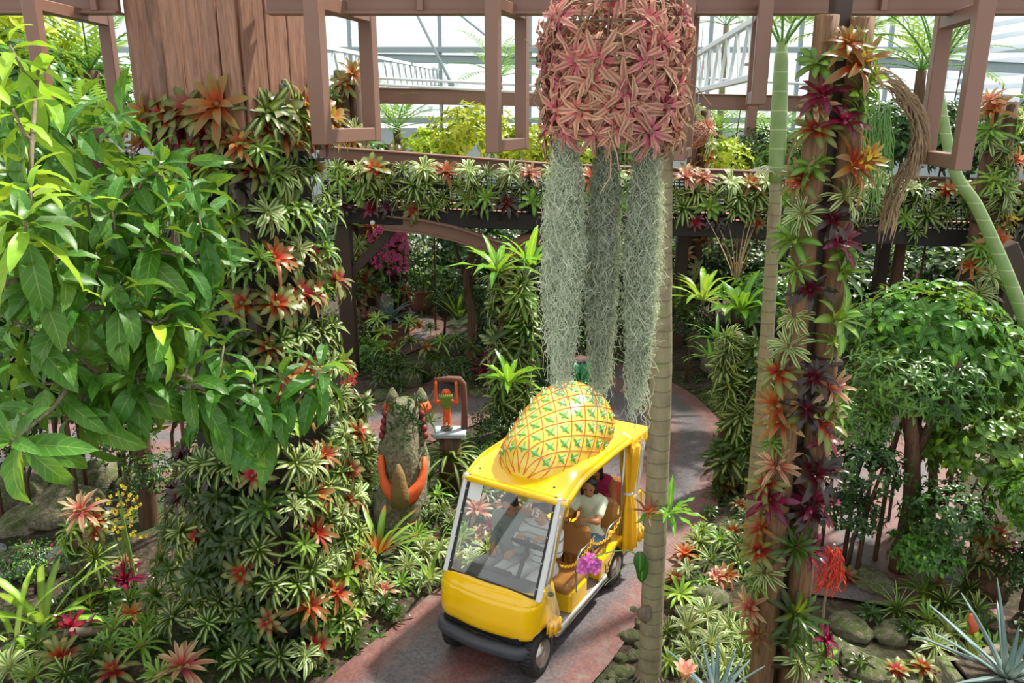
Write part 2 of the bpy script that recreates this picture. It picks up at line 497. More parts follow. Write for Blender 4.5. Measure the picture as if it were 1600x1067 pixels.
def beam_thing(name, a, b, wd, th, mat, label, cat='beam', grp=None, bolts=0):
    a, b = Vector(a), Vector(b); o = thing(name, label, cat, (a + b) / 2, group=grp); c = (a + b) / 2
    MB().bar(a - c, b - c, wd * .3, th * .98, bev=.004).build('web', mat, o)
    for s in (-1, 1):
        MB().bar(a - c + Vector((0, 0, s * (th / 2))), b - c + Vector((0, 0, s * (th / 2))), wd, th * .07, bev=.003).build('flange', mat, o)
    if bolts:
        bm_ = MB().lathe([(.022, 0), (.022, .02), (.012, .026)], n=6).mesh('bolt', mat)
        for k in range(bolts):
            p = a - c + (b - a) * .62 + Vector((.08 * (k % 4), -wd * .15, .05 - .1 * (k // 4)))
            link('bolt', bm_, o, M=Matrix.Translation(p) @ Matrix.Rotation(PI / 2, 4, 'X'))
    return o
beam_thing('steel_beam', at(520, 148, 20), at(1310, 163, 20), .2, .34, M['steel_brown'], 'long brown steel girder crossing behind the bridge', bolts=8)
beam_thing('roof_purlin', at(560, 90, 30), at(880, 96, 30), .2, .26, M['grey_steel'], 'pale grey roof purlin level with the tops of the open frames', 'beam')
beam_thing('roof_purlin', at(1360, 96, 26), at(1640, 108, 26), .2, .28, M['grey_steel'], 'pale grey roof purlin behind the pair of log posts', 'beam')
for (a, b, lab) in (((520, 119), (860, 135), 'upper thin white pipe rail in front of the far louvres'), ((560, 131), (900, 148), 'lower thin white pipe rail in front of the far louvres'), ((1090, 122), (1640, 152), 'thin white pipe rail crossing behind the log posts')):
    p, q = at(*a, 19), at(*b, 19); o = thing('pipe_rail', lab, 'pipe', p)
    MB().tube([(0, 0, 0), q - p], .03, 8).build('pipe', M['white_steel'], o)
    MB().tube([(0, 0, -.03), (0, 0, .03)], .045, 8).build('collar', M['white_steel'], o)
for (a, b, Y, lab) in (((640, 0), (705, 130), 28, 'slender grey roof brace slanting above the yellow shrub'), ((690, 0), (800, 88), 33, 'thin pale roof brace nearest the middle open frame'), ((560, 0), (585, 100), 30, 'thin upright pale roof strut beside the second open frame')):
    p, q = at(*a, Y), at(*b, Y); o = thing('roof_brace', lab, 'brace', p)
    MB().tube([(0, 0, 0), q - p], .05, 6).build('rod', M['grey_steel'], o)
    MB().box(q - p, (.2, .05, .2), bev=.01).build('end_plate', M['grey_steel'], o)
for (px, yb, lab) in ((577, 240, 'brown steel post standing behind the second open frame'), (1168, 255, 'brown steel post behind the slim palm and bridge planting'), (1290, 160, 'short brown steel post behind the log posts')):
    p = at(px, yb, 19.6); o = thing('steel_post', lab, 'post', (p.x, p.y, 0))
    top = at(px, 100, 19.6).z
    MB().box((0, 0, top / 2), (.22, .22, top), bev=.01).build('shaft', M['steel_brown'], o)
    MB().box((0, 0, top), (.4, .4, .06), bev=.01).build('cap_plate', M['steel_brown'], o)
    MB().box((0, 0, .04), (.4, .4, .08), bev=.01).build('base_plate', M['steel_brown'], o)

# ================================================================ footbridge with planted sides
BY = 15.6
BR = thing('footbridge', 'timber and steel footbridge with planted lattice sides', 'bridge', (0, BY, 0))
def bp(px, py, dy=0.0):
    q = at(px, py, BY + dy); return Vector((q.x, dy, q.z))
TL, TR, BL, BRt = bp(505, 262), bp(1660, 300), bp(505, 346), bp(1660, 391)
MB().bar(BL + V(0, 0, .16), BRt + V(0, 0, .16), .22, .32, bev=.012).build('edge_beam', M['black_timber'], BR)
MB().bar(BL + V(0, 1.15, .22), BRt + V(0, 1.15, .22), 2.1, .1, bev=.01).build('deck', plain('red_deck', '#a3665a', .6), BR)
MB().bar(BL + V(0, 2.2, .16), BRt + V(0, 2.2, .16), .22, .32, bev=.012).build('edge_beam', M['black_timber'], BR)
lat = MB(); n = 150
for k in range(n + 1):
    f_ = k / n; lat.bar(lerp(BL, BRt, f_) + V(0, 0, .3), lerp(TL, TR, f_) + V(0, 0, .0), .026, .012, up=(0, 1, 0))
for k in range(13):
    f_ = k / 12; lat.bar(lerp(BL + V(0, .012, .3), TL + V(0, .012, 0), f_), lerp(BRt + V(0, .012, .3), TR + V(0, .012, 0), f_), .012, .026)
lat.build('lattice', M['black_plastic'], BR, kind='stuff')
for k in range(9):
    f_ = (k + .5) / 9; MB().bar(lerp(BL, BRt, f_) + V(0, .08, .1), lerp(TL, TR, f_) + V(0, .08, .02), .09, .09, bev=.008).build('stanchion', M['black_timber'], BR)
for k, zz in enumerate((.38, .72)):
    MB().bar(lerp(BL, TL, zz) + V(0, .06, 0), lerp(BRt, TR, zz) + V(0, .06, 0), .14, .07, bev=.006).build('shelf_rail', M['black_timber'], BR)
RL, RM, RR = bp(500, 238, .75), bp(870, 266, .75), bp(1660, 294, .75)
for a, b in ((RL, RM), (RM, RR)):
    MB().bar(a, b, .22, .22, bev=.012).build('handrail', M['steel_brown'], BR)
    MB().bar(a + V(0, -.02, .12), b + V(0, -.02, .12), .34, .03, bev=.006).build('handrail_cap', M['steel_brown'], BR)
def bpost(px, dy, wd=.3, mat=None, lab=None):
    q = bp(px, 350, dy)
    o = MB().box((q.x, dy, q.z / 2), (wd, wd, q.z), bev=.015).build('post', mat or M['steel_dark'], BR)
    return q
q = bpost(536, .2)
for (x, dy) in ((1068, 1.9), (1215, 1.9), (1385, 2.0), (880, 1.9)): bpost(x, dy, .24)
bpost(1590, .2, .3)
MB().bar((q.x + .05, .2, q.z - 1.05), (q.x + 1.05, .2, q.z - .02), .16, .18, bev=.01).build('brace', M['steel_dark'], BR)
MB().bar((q.x - .05, .2, q.z - 1.05), (q.x - .9, .2, q.z - .02), .16, .18, bev=.01).build('brace', M['steel_dark'], BR)
arc = [(600, 347), (660, 353), (710, 364), (755, 379), (797, 393)]
AP = smooth_line([], 1) if 0 else [bp(*p, -.05 - .06 * k) for k, p in enumerate(arc)]
def sweep(pts, wy, hz, oz, nm):
    MB().rings([[p + V(0, -wy / 2, oz - hz / 2), p + V(0, wy / 2, oz - hz / 2), p + V(0, wy / 2, oz + hz / 2), p + V(0, -wy / 2, oz + hz / 2)] for p in pts]).build(nm, M['steel_brown'], BR)
sweep(AP, .06, .26, 0, 'arch_web'); sweep(AP, .26, .03, .13, 'arch_flange'); sweep(AP, .26, .03, -.13, 'arch_flange')
a, b = bp(799, 392, -.3), bp(845, 366, .3)
MB().bar(a, b, .1, .26, bev=.006).build('arch_web', M['steel_brown'], BR)
for s in (-1, 1): MB().bar(a + V(0, 0, s * .13), b + V(0, 0, s * .13), .24, .03, bev=.005).build('arch_flange', M['steel_brown'], BR)
MB().box(a + V(0, 0, -.02), (.06, .3, .36), bev=.006).build('splice_plate', M['steel_brown'], BR)
MB().ball(bp(582, 348, -.16), .05, 10, 7).build('lamp_globe', plain('white_globe', '#d8d8d0', .3), BR)

# ================================================================ overhead beam and hanging open frames
BEAMY = 6.75
def oh_beam(px0, px1, Yb, lab):
    p, q_ = at(px0, 4, Yb), at(px1, 6, Yb); c = (p + q_) / 2; L_ = (q_ - p).length
    ob = thing('overhead_beam', lab, 'beam', c)
    MB().box((0, 0, 0), (L_, .06, .14), bev=.004).build('web', M['steel_brown'], ob)
    for s in (-1, 1): MB().box((0, 0, s * .075), (L_, .16, .02), bev=.003).build('flange', M['steel_brown'], ob)
    for k in range(max(1, int(L_ / 1.8))): MB().box((-L_ / 2 + 1.2 + k * 1.8, -.04, 0), (.05, .09, .13), bev=.004).build('stiffener', M['steel_brown'], ob)
    return ob
oh_beam(-80, 186, 6.95, 'short brown steel beam running into the plank box above the first open frame')
ob = oh_beam(418, 1690, BEAMY, 'long brown steel beam running across the top above the open frames')
def open_frame(nr, fr, Yn, Yf, label, wd=.1):
    """nr: near post (x top, y top, x bottom, y bottom); fr: far post likewise"""
    a, b = at(nr[0], nr[1], Yn), at(nr[2], nr[3], Yn); c_, d = at(fr[0], fr[1], Yf), at(fr[2], fr[3], Yf)
    b.x, b.y = a.x, a.y; d.x, d.y = c_.x, c_.y
    zt, zb = (a.z + c_.z) / 2, (b.z + d.z) / 2
    o = thing('open_casement', label, 'casement', (a.x, a.y, zb), group='brown open frames hanging from the overhead beam')
    v = Vector((c_.x - a.x, c_.y - a.y, 0)); h = zt - zb; up = v.normalized().cross(Vector((0, 0, 1)))
    for e, nm in ((0, 'stile'), (1, 'stile')):
        MB().bar(v * e + V(0, 0, -wd / 2), v * e + V(0, 0, h + wd / 2 + .12), wd, wd, up=up, bev=.006).build(nm, M['steel_brown'], o)
    for z in (0, h): MB().bar(v * 0.0 + V(0, 0, z), v + V(0, 0, z), wd * .9, wd * .9, bev=.006).build('rail', M['steel_brown'], o)
    return o
open_frame((50, 14, 68, 212), (164, 26, 176, 205), 6.3, 7.4, 'open brown frame hanging beyond the big-leaved tree')
open_frame((490, 8, 502, 218), (573, 20, 571, 205), 6.3, 7.2, 'open brown frame hanging next to the plank box', .12)
open_frame((770, 6, 769, 230), (816, 22, 811, 222), 6.3, 7.0, 'narrow open brown frame hanging over the middle of the bridge', .1)
open_frame((1075, 10, 1068, 243), (1085, 20, 1077, 236), 6.4, 7.0, 'edge-on brown frame hanging just behind the pink basket', .09)
open_frame((1196, 18, 1182, 155), (1187, 22, 1175, 152), 6.5, 7.1, 'short edge-on brown frame hanging in front of the slim palm', .11)
open_frame((1537, 16, 1513, 252), (1475, 36, 1458, 246), 6.2, 7.05, 'open brown frame hanging by the leaning green palm', .12)

# ================================================================ plank box on the planted pillar
ca, sa = math.cos(R(22)), math.sin(R(22))
D1, D2 = Vector((-ca, sa, 0)), Vector((sa, ca, 0))
CR = at(378, 100, 6.6); CR.z = 0
SIDE = 1.13
PC = CR + (D1 + D2) * (SIDE / 2)
PB = thing('plank_box', 'tall reddish plank box crowning the planted pillar', 'box', (PC.x, PC.y, 4.95))
Mx = Matrix((D2, D1, Vector((0, 0, 1)))).transposed()     # local x = D2 (into picture), y = D1 (to the side)
H0, H1 = 0.05, 1.6
n = 6; x = -SIDE / 2
for k in range(n):                                           # broad face
    wd = SIDE / n
    hh = 0.12 if k == 5 else 0.0
    MB().box(-D2 * (SIDE / 2 + .012 + .004 * (k % 2)) + D1 * (x + wd * (k + .5)) + V(0, 0, (H0 + H1 + hh) / 2), (.028, wd - .016, H1 - H0 - hh), Mx, bev=.006).build('plank', M['plank'], PB)
for k in range(4):                                           # narrow face
    wd = SIDE / 4
    MB().box(-D1 * (SIDE / 2 + .012 + .004 * (k % 2)) + D2 * (x + wd * (k + .5)) + V(0, 0, (H1 - .05) / 2), (wd - .014, .028, H1 + .05), Mx, bev=.006).build('plank', M['plank'], PB)
for s in (-1, 1):
    for k in range(5):
        wd = SIDE / 5
        if s > 0: MB().box(D2 * (SIDE / 2) + D1 * (x + wd * (k + .5)) + V(0, 0, H1 / 2), (.028, wd - .006, H1), Mx, bev=.004).build('plank', M['plank'], PB)
        else: MB().box(D1 * (SIDE / 2) + D2 * (x + wd * (k + .5)) + V(0, 0, H1 / 2), (wd - .006, .028, H1), Mx, bev=.004).build('plank', M['plank'], PB)
MB().box(-D2 * (SIDE / 2 + .03) + D1 * (SIDE / 2 - .08) + V(0, 0, .28), (.02, .05, .1), Mx, bev=.003).build('slot', M['black_plastic'], PB)
hk = MB(); hk.box(-D1 * (SIDE / 2 + .03) + D2 * -.1 + V(0, 0, .48), (.05, .02, .12), Mx, bev=.003); hk.box(-D1 * (SIDE / 2 + .03) + D2 * -.1 + V(0, 0, .48), (.12, .02, .05), Mx, bev=.003)
hk.build('cross_slot', plain('grey_green_metal', '#56604e', .5), PB)
PP = thing('planted_pillar', 'tall dark pillar of black pots packed with bromeliads', 'pillar', (PC.x, PC.y, 0))
core = MB()
def sq(h, z): return [Vector((0, 0, z)) + D1 * (h * a) + D2 * (h * b) for a, b in ((-1, -1), (-1, 1), (1, 1), (1, -1))]
core.rings([sq(.50, 0), sq(.48, 1), sq(.44, 2.5), sq(.42, 5.0)]).build('core', M['black_timber'], PP)
for zz in range(12):
    for ax, sg in ((D1, -1), (D2, -1)):
        o_ = D2 if ax is D1 else D1
        MB().bar(ax * (.52 * sg) + o_ * -.5 + V(0, 0, .3 + zz * .41), ax * (.52 * sg) + o_ * .5 + V(0, 0, .3 + zz * .41), .03, .03).build('shelf_bar', M['black_plastic'], PP)
MB().box(-D1 * .4 - D2 * .49 + V(0, 0, 2.5), (.09, .09, 5.1), Mx, bev=.006).build('corner_post', M['steel_dark'], PP)
# ================================================================ bromeliads: leaf colours, rosettes, placing and labels
LM = {
 'striped': leafmat('leaf_striped', '#234a16', '#a8b766', '#4d6a2b', .25, mw=.2),
 'green':   leafmat('leaf_green', '#4d8030', '#86ac45', '#a8bd5e', .2, mw=.3),
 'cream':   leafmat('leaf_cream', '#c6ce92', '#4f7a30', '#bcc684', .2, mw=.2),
 'red':     leafmat('leaf_red', '#5f7038', '#7f8a4a', '#b5262c', .42, tip='#8f5a44'),
 'orange':  leafmat('leaf_orange', '#8c7a40', '#a5683c', '#c04a2a', .42, tip='#7f8a46'),
 'dark':    leafmat('leaf_dark', '#2b2c24', '#3a2a28', '#6e1b2b', .3, rough=.25, trans=.12),
 'maroon':  leafmat('leaf_maroon', '#46161f', '#74203a', '#a8244a', .4, rough=.28, trans=.2),
 'pink':    leafmat('leaf_pink', '#c9a37e', '#b5806e', '#cf5a62', .4, mw=.2, tip='#8f9a58'),
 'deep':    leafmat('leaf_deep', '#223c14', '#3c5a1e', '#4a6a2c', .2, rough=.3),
 'starpink': leafmat('leaf_star', '#c8927a', '#8f6a5a', '#c9696e', .28, mw=.17, rough=.65, trans=.2, tip='#c49a78'),
 'lime':    leafmat('leaf_lime', '#7fae36', '#a5cc48', '#b8cf6a', .25, mw=.3, trans=.4),
 'agave':   leafmat('leaf_agave', '#6b8684', '#7f9a96', '#a8bab0', .25, trans=.1, rough=.5),
}
def rosette(seed, n=20, L=.22, W=.036, prof='strap', lo=.1, hi=1.25, bend=1.15, fold=.3, seg=4, wave=0.0):
    st = random.getstate(); random.seed(seed)
    mb = MB()
    for k in range(n):
        f = k / (n - 1)
        az = k * 2.39996 + rnd(-.2, .2); e0 = lerp(lo, hi, f) + rnd(-.12, .12)
        l = L * lerp(1.0, .55, f ** 1.5) * rnd(.85, 1.12)
        Mx = Matrix.Rotation(az, 4, 'Z') @ Matrix.Translation((L * .05, 0, L * .12 * f)) @ Matrix.Rotation(rnd(-.25, .25), 4, 'X')
        mb.leaf(Mx, l, W * rnd(.85, 1.15), e0, bend * rnd(.7, 1.25), prof, seg, fold, 0, wave)
    mb.lathe([(W * .35, -.03), (W * .55, .0), (W * .3, L * .2)], n=6)
    random.setstate(st)
    return mb
BK = {}   # kind -> (object name, description, [meshes])
def kind(key, name, desc, mat, **kw):
    BK[key] = (name, desc, [rosette(s * 13 + len(BK) * 101, **kw).mesh(name, LM[mat]) for s in range(3)], mat, kw)
kind('striped', 'striped_bromeliad', 'pale-striped green bromeliad', 'striped', n=22, W=.036)
kind('green', 'green_bromeliad', 'light green bromeliad', 'green', n=22, W=.03)
kind('cream', 'cream_bromeliad', 'cream-edged pale bromeliad', 'cream', n=22, W=.034, bend=1.35)
kind('red', 'red_bromeliad', 'red-hearted bronze bromeliad', 'red', n=18, W=.05, fold=.2)
kind('orange', 'orange_bromeliad', 'orange-red bromeliad', 'orange', n=18, W=.042, bend=.9)
kind('dark', 'dark_bromeliad', 'blackish purple bromeliad', 'dark', n=18, W=.045)
kind('maroon', 'maroon_bromeliad', 'maroon bromeliad', 'maroon', n=16, W=.052, fold=.2, bend=.9)
kind('pink', 'pink_bromeliad', 'salmon-pink bromeliad', 'pink', n=20, W=.04, bend=1.0)
kind('deep', 'deep_green_bromeliad', 'deep green bromeliad', 'deep', n=20, W=.036)
kind('wide', 'broad_bromeliad', 'broad-leaved green bromeliad', 'green', n=14, W=.062, fold=.15, bend=.9)
kind('long', 'strap_bromeliad', 'long-leaved green bromeliad', 'striped', n=26, W=.022, prof='sword', bend=1.5)
POTM = [plain('pot_black', '#1b1c1e', .4, var=.1), plain('pot_soil', '#5a4636', .9, var=.3)]
pot_me = MB().lathe([(.062, -.14), (.078, -.015), (.088, -.012), (.09, .012), (.08, .014), (.074, -.02)], n=14).mesh('pot', POTM[0])
soil_me = MB().lathe([(.073, -.03), (.075, -.018), (.03, -.005)], n=12).mesh('soil', POTM[1])
PEND = []
def tint(a=.12):
    k = rnd(1 - a, 1 + a); return (k * rnd(.95, 1.05), k, k * rnd(.93, 1.05), 1)
def brom(key, pos, axis, size, place, group, ref, pot=False, leaves=False, refword=None):
    """size: leaf length in metres; place: phrase; ref: (what to count from, sort value)"""
    name, desc, meshes, mat, kw = BK[key]
    sc = size / .22; Mx = frame(pos, axis, rnd(0, 6.28), sc); col = tint()
    me = random.choice(meshes)
    if pot:
        o = bpy.data.objects.new(name, None); C.objects.link(o); o.empty_display_size = .05
        o.matrix_world = frame(pos, (axis[0] * .35, axis[1] * .35, 1), 0, max(.8, min(1.2, sc)))
        r_ = link('rosette', me, o, M=frame((0, 0, 0), (axis[0] * .5, axis[1] * .5, 1), rnd(0, 6), sc / max(.8, min(1.2, sc))), color=col)
        link('pot', pot_me, o); link('soil', soil_me, o)
    elif leaves:
        o = bpy.data.objects.new(name, None); C.objects.link(o); o.empty_display_size = .05
        o.matrix_world = Mx
        n = int(kw.get('n', 20) * 1.05); W = kw.get('W', .036)
        for k in range(n):
            f = k / (n - 1); lo, hi = kw.get('lo', .1), kw.get('hi', 1.25)
            lm = LEAFSET[key][k % len(LEAFSET[key])] if f < .55 else LEAFSET[key + '_in'][k % 3]
            link('leaf', lm, o, M=Matrix.Rotation(k * 2.39996 + rnd(-.2, .2), 4, 'Z') @ Matrix.Translation((.011, 0, .03 * f)) @ Matrix.Rotation(-(lerp(0, hi - .45, f) + rnd(-.1, .1)), 4, 'Y') @ Matrix.Scale(lerp(1, .62, f ** 1.5) * rnd(.88, 1.1), 4), color=col)
    else:
        o = link(name, me, M=Mx, color=col)
    PEND.append((o, key, place, group, ref[0], ref[1]))
    return o
LEAFSET = {}
for key, (name, desc, meshes, mat, kw) in BK.items():
    for suf, e, b in (('', .35, 1.15), ('_in', .55, .7)):
        LEAFSET[key + suf] = [MB().leaf(Matrix.Identity(4), .22, kw.get('W', .036) * rnd(.9, 1.1), e, b * kw.get('bend', 1.1) * rnd(.8, 1.15), kw.get('prof', 'strap'), 5, .3, 0, .04).mesh('leaf', LM[mat]) for _ in range(3)]
BK['lime2'] = ('lime_bromeliad', 'lime green bromeliad', [rosette(900 + s, n=18, W=.04).mesh('lime_bromeliad', LM['lime']) for s in range(2)], 'lime', dict(n=18, W=.04))
LEAFSET['lime2'] = [MB().leaf(Matrix.Identity(4), .22, .04, .35, 1.1, 'strap', 5, .3).mesh('leaf', LM['lime']) for _ in range(2)]; LEAFSET['lime2_in'] = LEAFSET['lime2'] * 2
def flush_labels():
    by = {}
    for p in PEND: by.setdefault((p[1], p[2], p[4]), []).append(p)
    for (key, place, refw), L in by.items():
        L.sort(key=lambda p: p[5])
        for i, p in enumerate(L):
            lab = f"{BK[key][1]} {place}" + ('' if len(L) == 1 else f", {ordw(i)} {refw}")
            tag(p[0], lab, 'plant', p[3])
    PEND.clear()

# ---- the planted pillar
random.seed(11)
def pk(*opts): return random.choice(opts)
for row in range(14):
    z = .25 + row * .375
    for face in (0, 1):
        for k in range(6):
            f = (k + .5) / 6 - .5 + (.06 if row % 2 else -.06)
            ax, tg = (-D2, D1) if face == 0 else (-D1, D2)
            if face == 0 and k > 3 and 4 < row < 10: continue
            hw = lerp(.5, .42, z / 5)
            outw = hw + .09 + (.1 if row < 6 else 0) + .05 * noise.noise(Vector((row * 1.3, k * 2.1, face)))
            p = PC + ax * outw + tg * (f * 2 * (hw + (.05 if face == 0 else .1))) + V(0, 0, z + rnd(-.06, .06))
            if face == 0 and k == 0: tw = -tg * .3
            else: tw = tg * (f * .9)
            axis = ax * 1.0 + tw + V(0, 0, .75 + rnd(-.2, .2))
            if row >= 13: ky = pk('orange', 'red', 'red', 'orange', 'striped'); p.z += .08; p += ax * .08; place = "on the pillar's top tier"
            elif face == 0:
                ky = pk('striped', 'deep', 'striped', 'deep', 'deep', 'deep', 'striped', 'striped', 'deep', 'red') if row < 9 else pk('striped', 'green', 'dark', 'red')  # extra deep green plants put this side's shade into the leaf colour
                place = f"on the pillar's shaded face, {ordw(row)} tier up"
            else:
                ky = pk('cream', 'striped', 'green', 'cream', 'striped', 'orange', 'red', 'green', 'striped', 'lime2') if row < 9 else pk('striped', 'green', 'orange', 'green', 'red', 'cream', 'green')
                place = f"on the pillar's sunlit face, {ordw(row)} tier up"
            isc = .25 if row < 13 else .33
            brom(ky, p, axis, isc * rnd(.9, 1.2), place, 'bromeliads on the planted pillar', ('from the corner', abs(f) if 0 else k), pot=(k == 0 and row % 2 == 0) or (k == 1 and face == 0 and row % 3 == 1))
for face in (0, 1):
    for k in range(8):
        ax, tg = (-D2, D1) if face == 0 else (-D1, D2)
        p = PC + ax * .62 + tg * ((k + .5) / 8 - .5) * 1.2 + V(0, 0, 5.02 + rnd(-.08, .05))
        brom(pk('red', 'orange', 'red', 'maroon', 'green'), p, ax + tg * ((k - 3.5) * .15) + V(0, 0, 1.0), .22 * rnd(.9, 1.15), "on the pillar's ledge under the planks", 'bromeliads on the planted pillar', ('from the corner', k))
# leaning skirt of plants at the foot of the pillar
for row in range(6):
    for k in range(7):
        a = lerp(2.6, 5.2, k / 6) + (.15 if row % 2 else 0)
        rr = lerp(1.1, .6, row / 5)
        p = PC + D1 * .25 + V(math.cos(a) * rr * 1.02, math.sin(a) * rr * .85, .18 + row * .36 + rnd(-.05, .05))
        brom(pk('striped', 'deep', 'deep', 'deep', 'striped', 'dark'), p, (math.cos(a), math.sin(a), .8 + rnd(-.2, .3)), .25 * rnd(.9, 1.2), f"at the pillar's foot, {ordw(row)} tier up", 'bromeliads on the planted pillar', ('from the pond', k))

# ---- the bridge side
for row in range(4):
    n = 34
    for k in range(n):
        f = (k + .5 + rnd(-.25, .25) + (.5 if row % 2 else 0)) / n
        if row == 3 and random.random() < .5: continue
        top = lerp(TL, TR, f); bot = lerp(BL, BRt, f) + V(0, 0, .25)
        p = lerp(top + V(0, 0, -.02), bot, (0, .3, .62, .92)[row] + rnd(-.06, .06)) + V(0, BY - .12, 0)
        if row == 0: ky = pk('cream', 'orange', 'red', 'cream', 'long', 'pink', 'cream')
        elif row == 3: ky = pk('maroon', 'dark', 'striped', 'red')
        else: ky = pk('striped', 'long', 'green', 'long', 'long', 'striped', 'wide', 'dark' if row == 2 else 'long')
        brom(ky, p, (rnd(-.3, .3), -1, (1.6, .75, .5, .3)[row]), (.4 if row < 3 else .28) * rnd(.85, 1.2), f"in the bridge's {('top', 'upper', 'lower', 'bottom')[row]} row", 'bromeliads along the bridge side', ('from the planted pillar', k))

# ---- the two log posts
LPY = 6.0
LOGS = thing('log_post_pair', 'pair of split log posts strapped to a dark steel core', 'post', (at(1300, 30, LPY).x + .12, LPY + .06, 0))
lx = at(1302, 30, LPY).x - .045; rx = at(1346, 30, LPY).x + .035
for (x, dy, top, r0) in ((lx, 0, at(1300, 24, LPY).z, .084), (rx, .06, at(1346, 28, LPY + .1).z, .084)):
    mb = MB(); rg = []
    for i in range(22):
        z = top * i / 21; rg.append([Vector((x - LOGS.location.x + math.cos(j * PI / 7) * (r0 + .022 * (1 - i / 21)) * (1 + .1 * noise.noise(Vector((j, z * .6, x)))), dy - .06 + math.sin(j * PI / 7) * (r0 + .022 * (1 - i / 21)) * (1 + .1 * noise.noise(Vector((j * 1.7, z * .5, x)))), z)) for j in range(14)])
    mb.rings(rg).build('log', M['log'], LOGS, True)
MB().box((0, .12, 3.1), (.13, .13, 6.2), bev=.01).build('steel_core', M['steel_dark'], LOGS)
for z in (.6, 2.05, 3.35, 4.55):
    MB().box((0, .0, z), (.42, .3, .05), bev=.01).build('strap', M['steel_dark'], LOGS)
LOGP = """1345,85,green,60;1285,100,wide,55;1322,70,orange,55;1338,105,orange,85;1360,130,wide,60;1290,150,maroon,60;1282,168,pink,50;1350,150,wide,55;1280,205,red,60;1318,192,maroon,55;1345,175,green,50;1335,262,orange,90;1358,250,orange,60;1262,285,red,60;1275,262,wide,50;1322,312,cream,65;1262,338,cream,60;1300,345,dark,60;1250,380,wide,65;1312,382,maroon,60;1325,400,wide,50;1252,425,green,55;1318,432,wide,70;1268,455,dark,60;1308,505,wide,80;1248,500,cream,50;1240,548,cream,60;1305,540,green,50;1225,590,red,65;1270,590,dark,60;1300,612,pink,70;1222,640,orange,65;1258,640,dark,60;1230,665,orange,70;1278,662,red,80;1300,640,wide,60;1292,692,maroon,50;1220,735,pink,60;1206,766,red,60;1212,790,maroon,70;1272,745,dark,85;1300,745,dark,60;1270,792,maroon,75;1195,835,orange,55;1262,805,dark,65;1194,870,red,65;1262,865,maroon,60;1240,855,deep,65;1202,905,cream,65;1240,960,deep,85;1180,960,pink,60;1190,1000,orange,50;1235,1000,deep,60;1248,1040,cream,70;1292,1010,maroon,55;1285,1036,wide,60;1190,925,green,45;1215,700,green,45"""
for ln in LOGP.split(';'):
    x, y, ky, s = ln.split(','); x, y, s = int(x), int(y), int(s)
    q = at(x, y, LPY - .12); mid = (1325 - (y - 30) * .1)
    sd = (x - mid) / 40
    q.y += .12 * min(1, abs(sd)) - .02
    brom(ky, q, (sd * .8, -.8 + abs(sd) * .2, .75 + rnd(-.25, .2)), s * .52 * 6.4 / 1250 * 1.4, 'on the log posts', 'bromeliads on the log posts', ('from the top', y), leaves=(s >= 60))

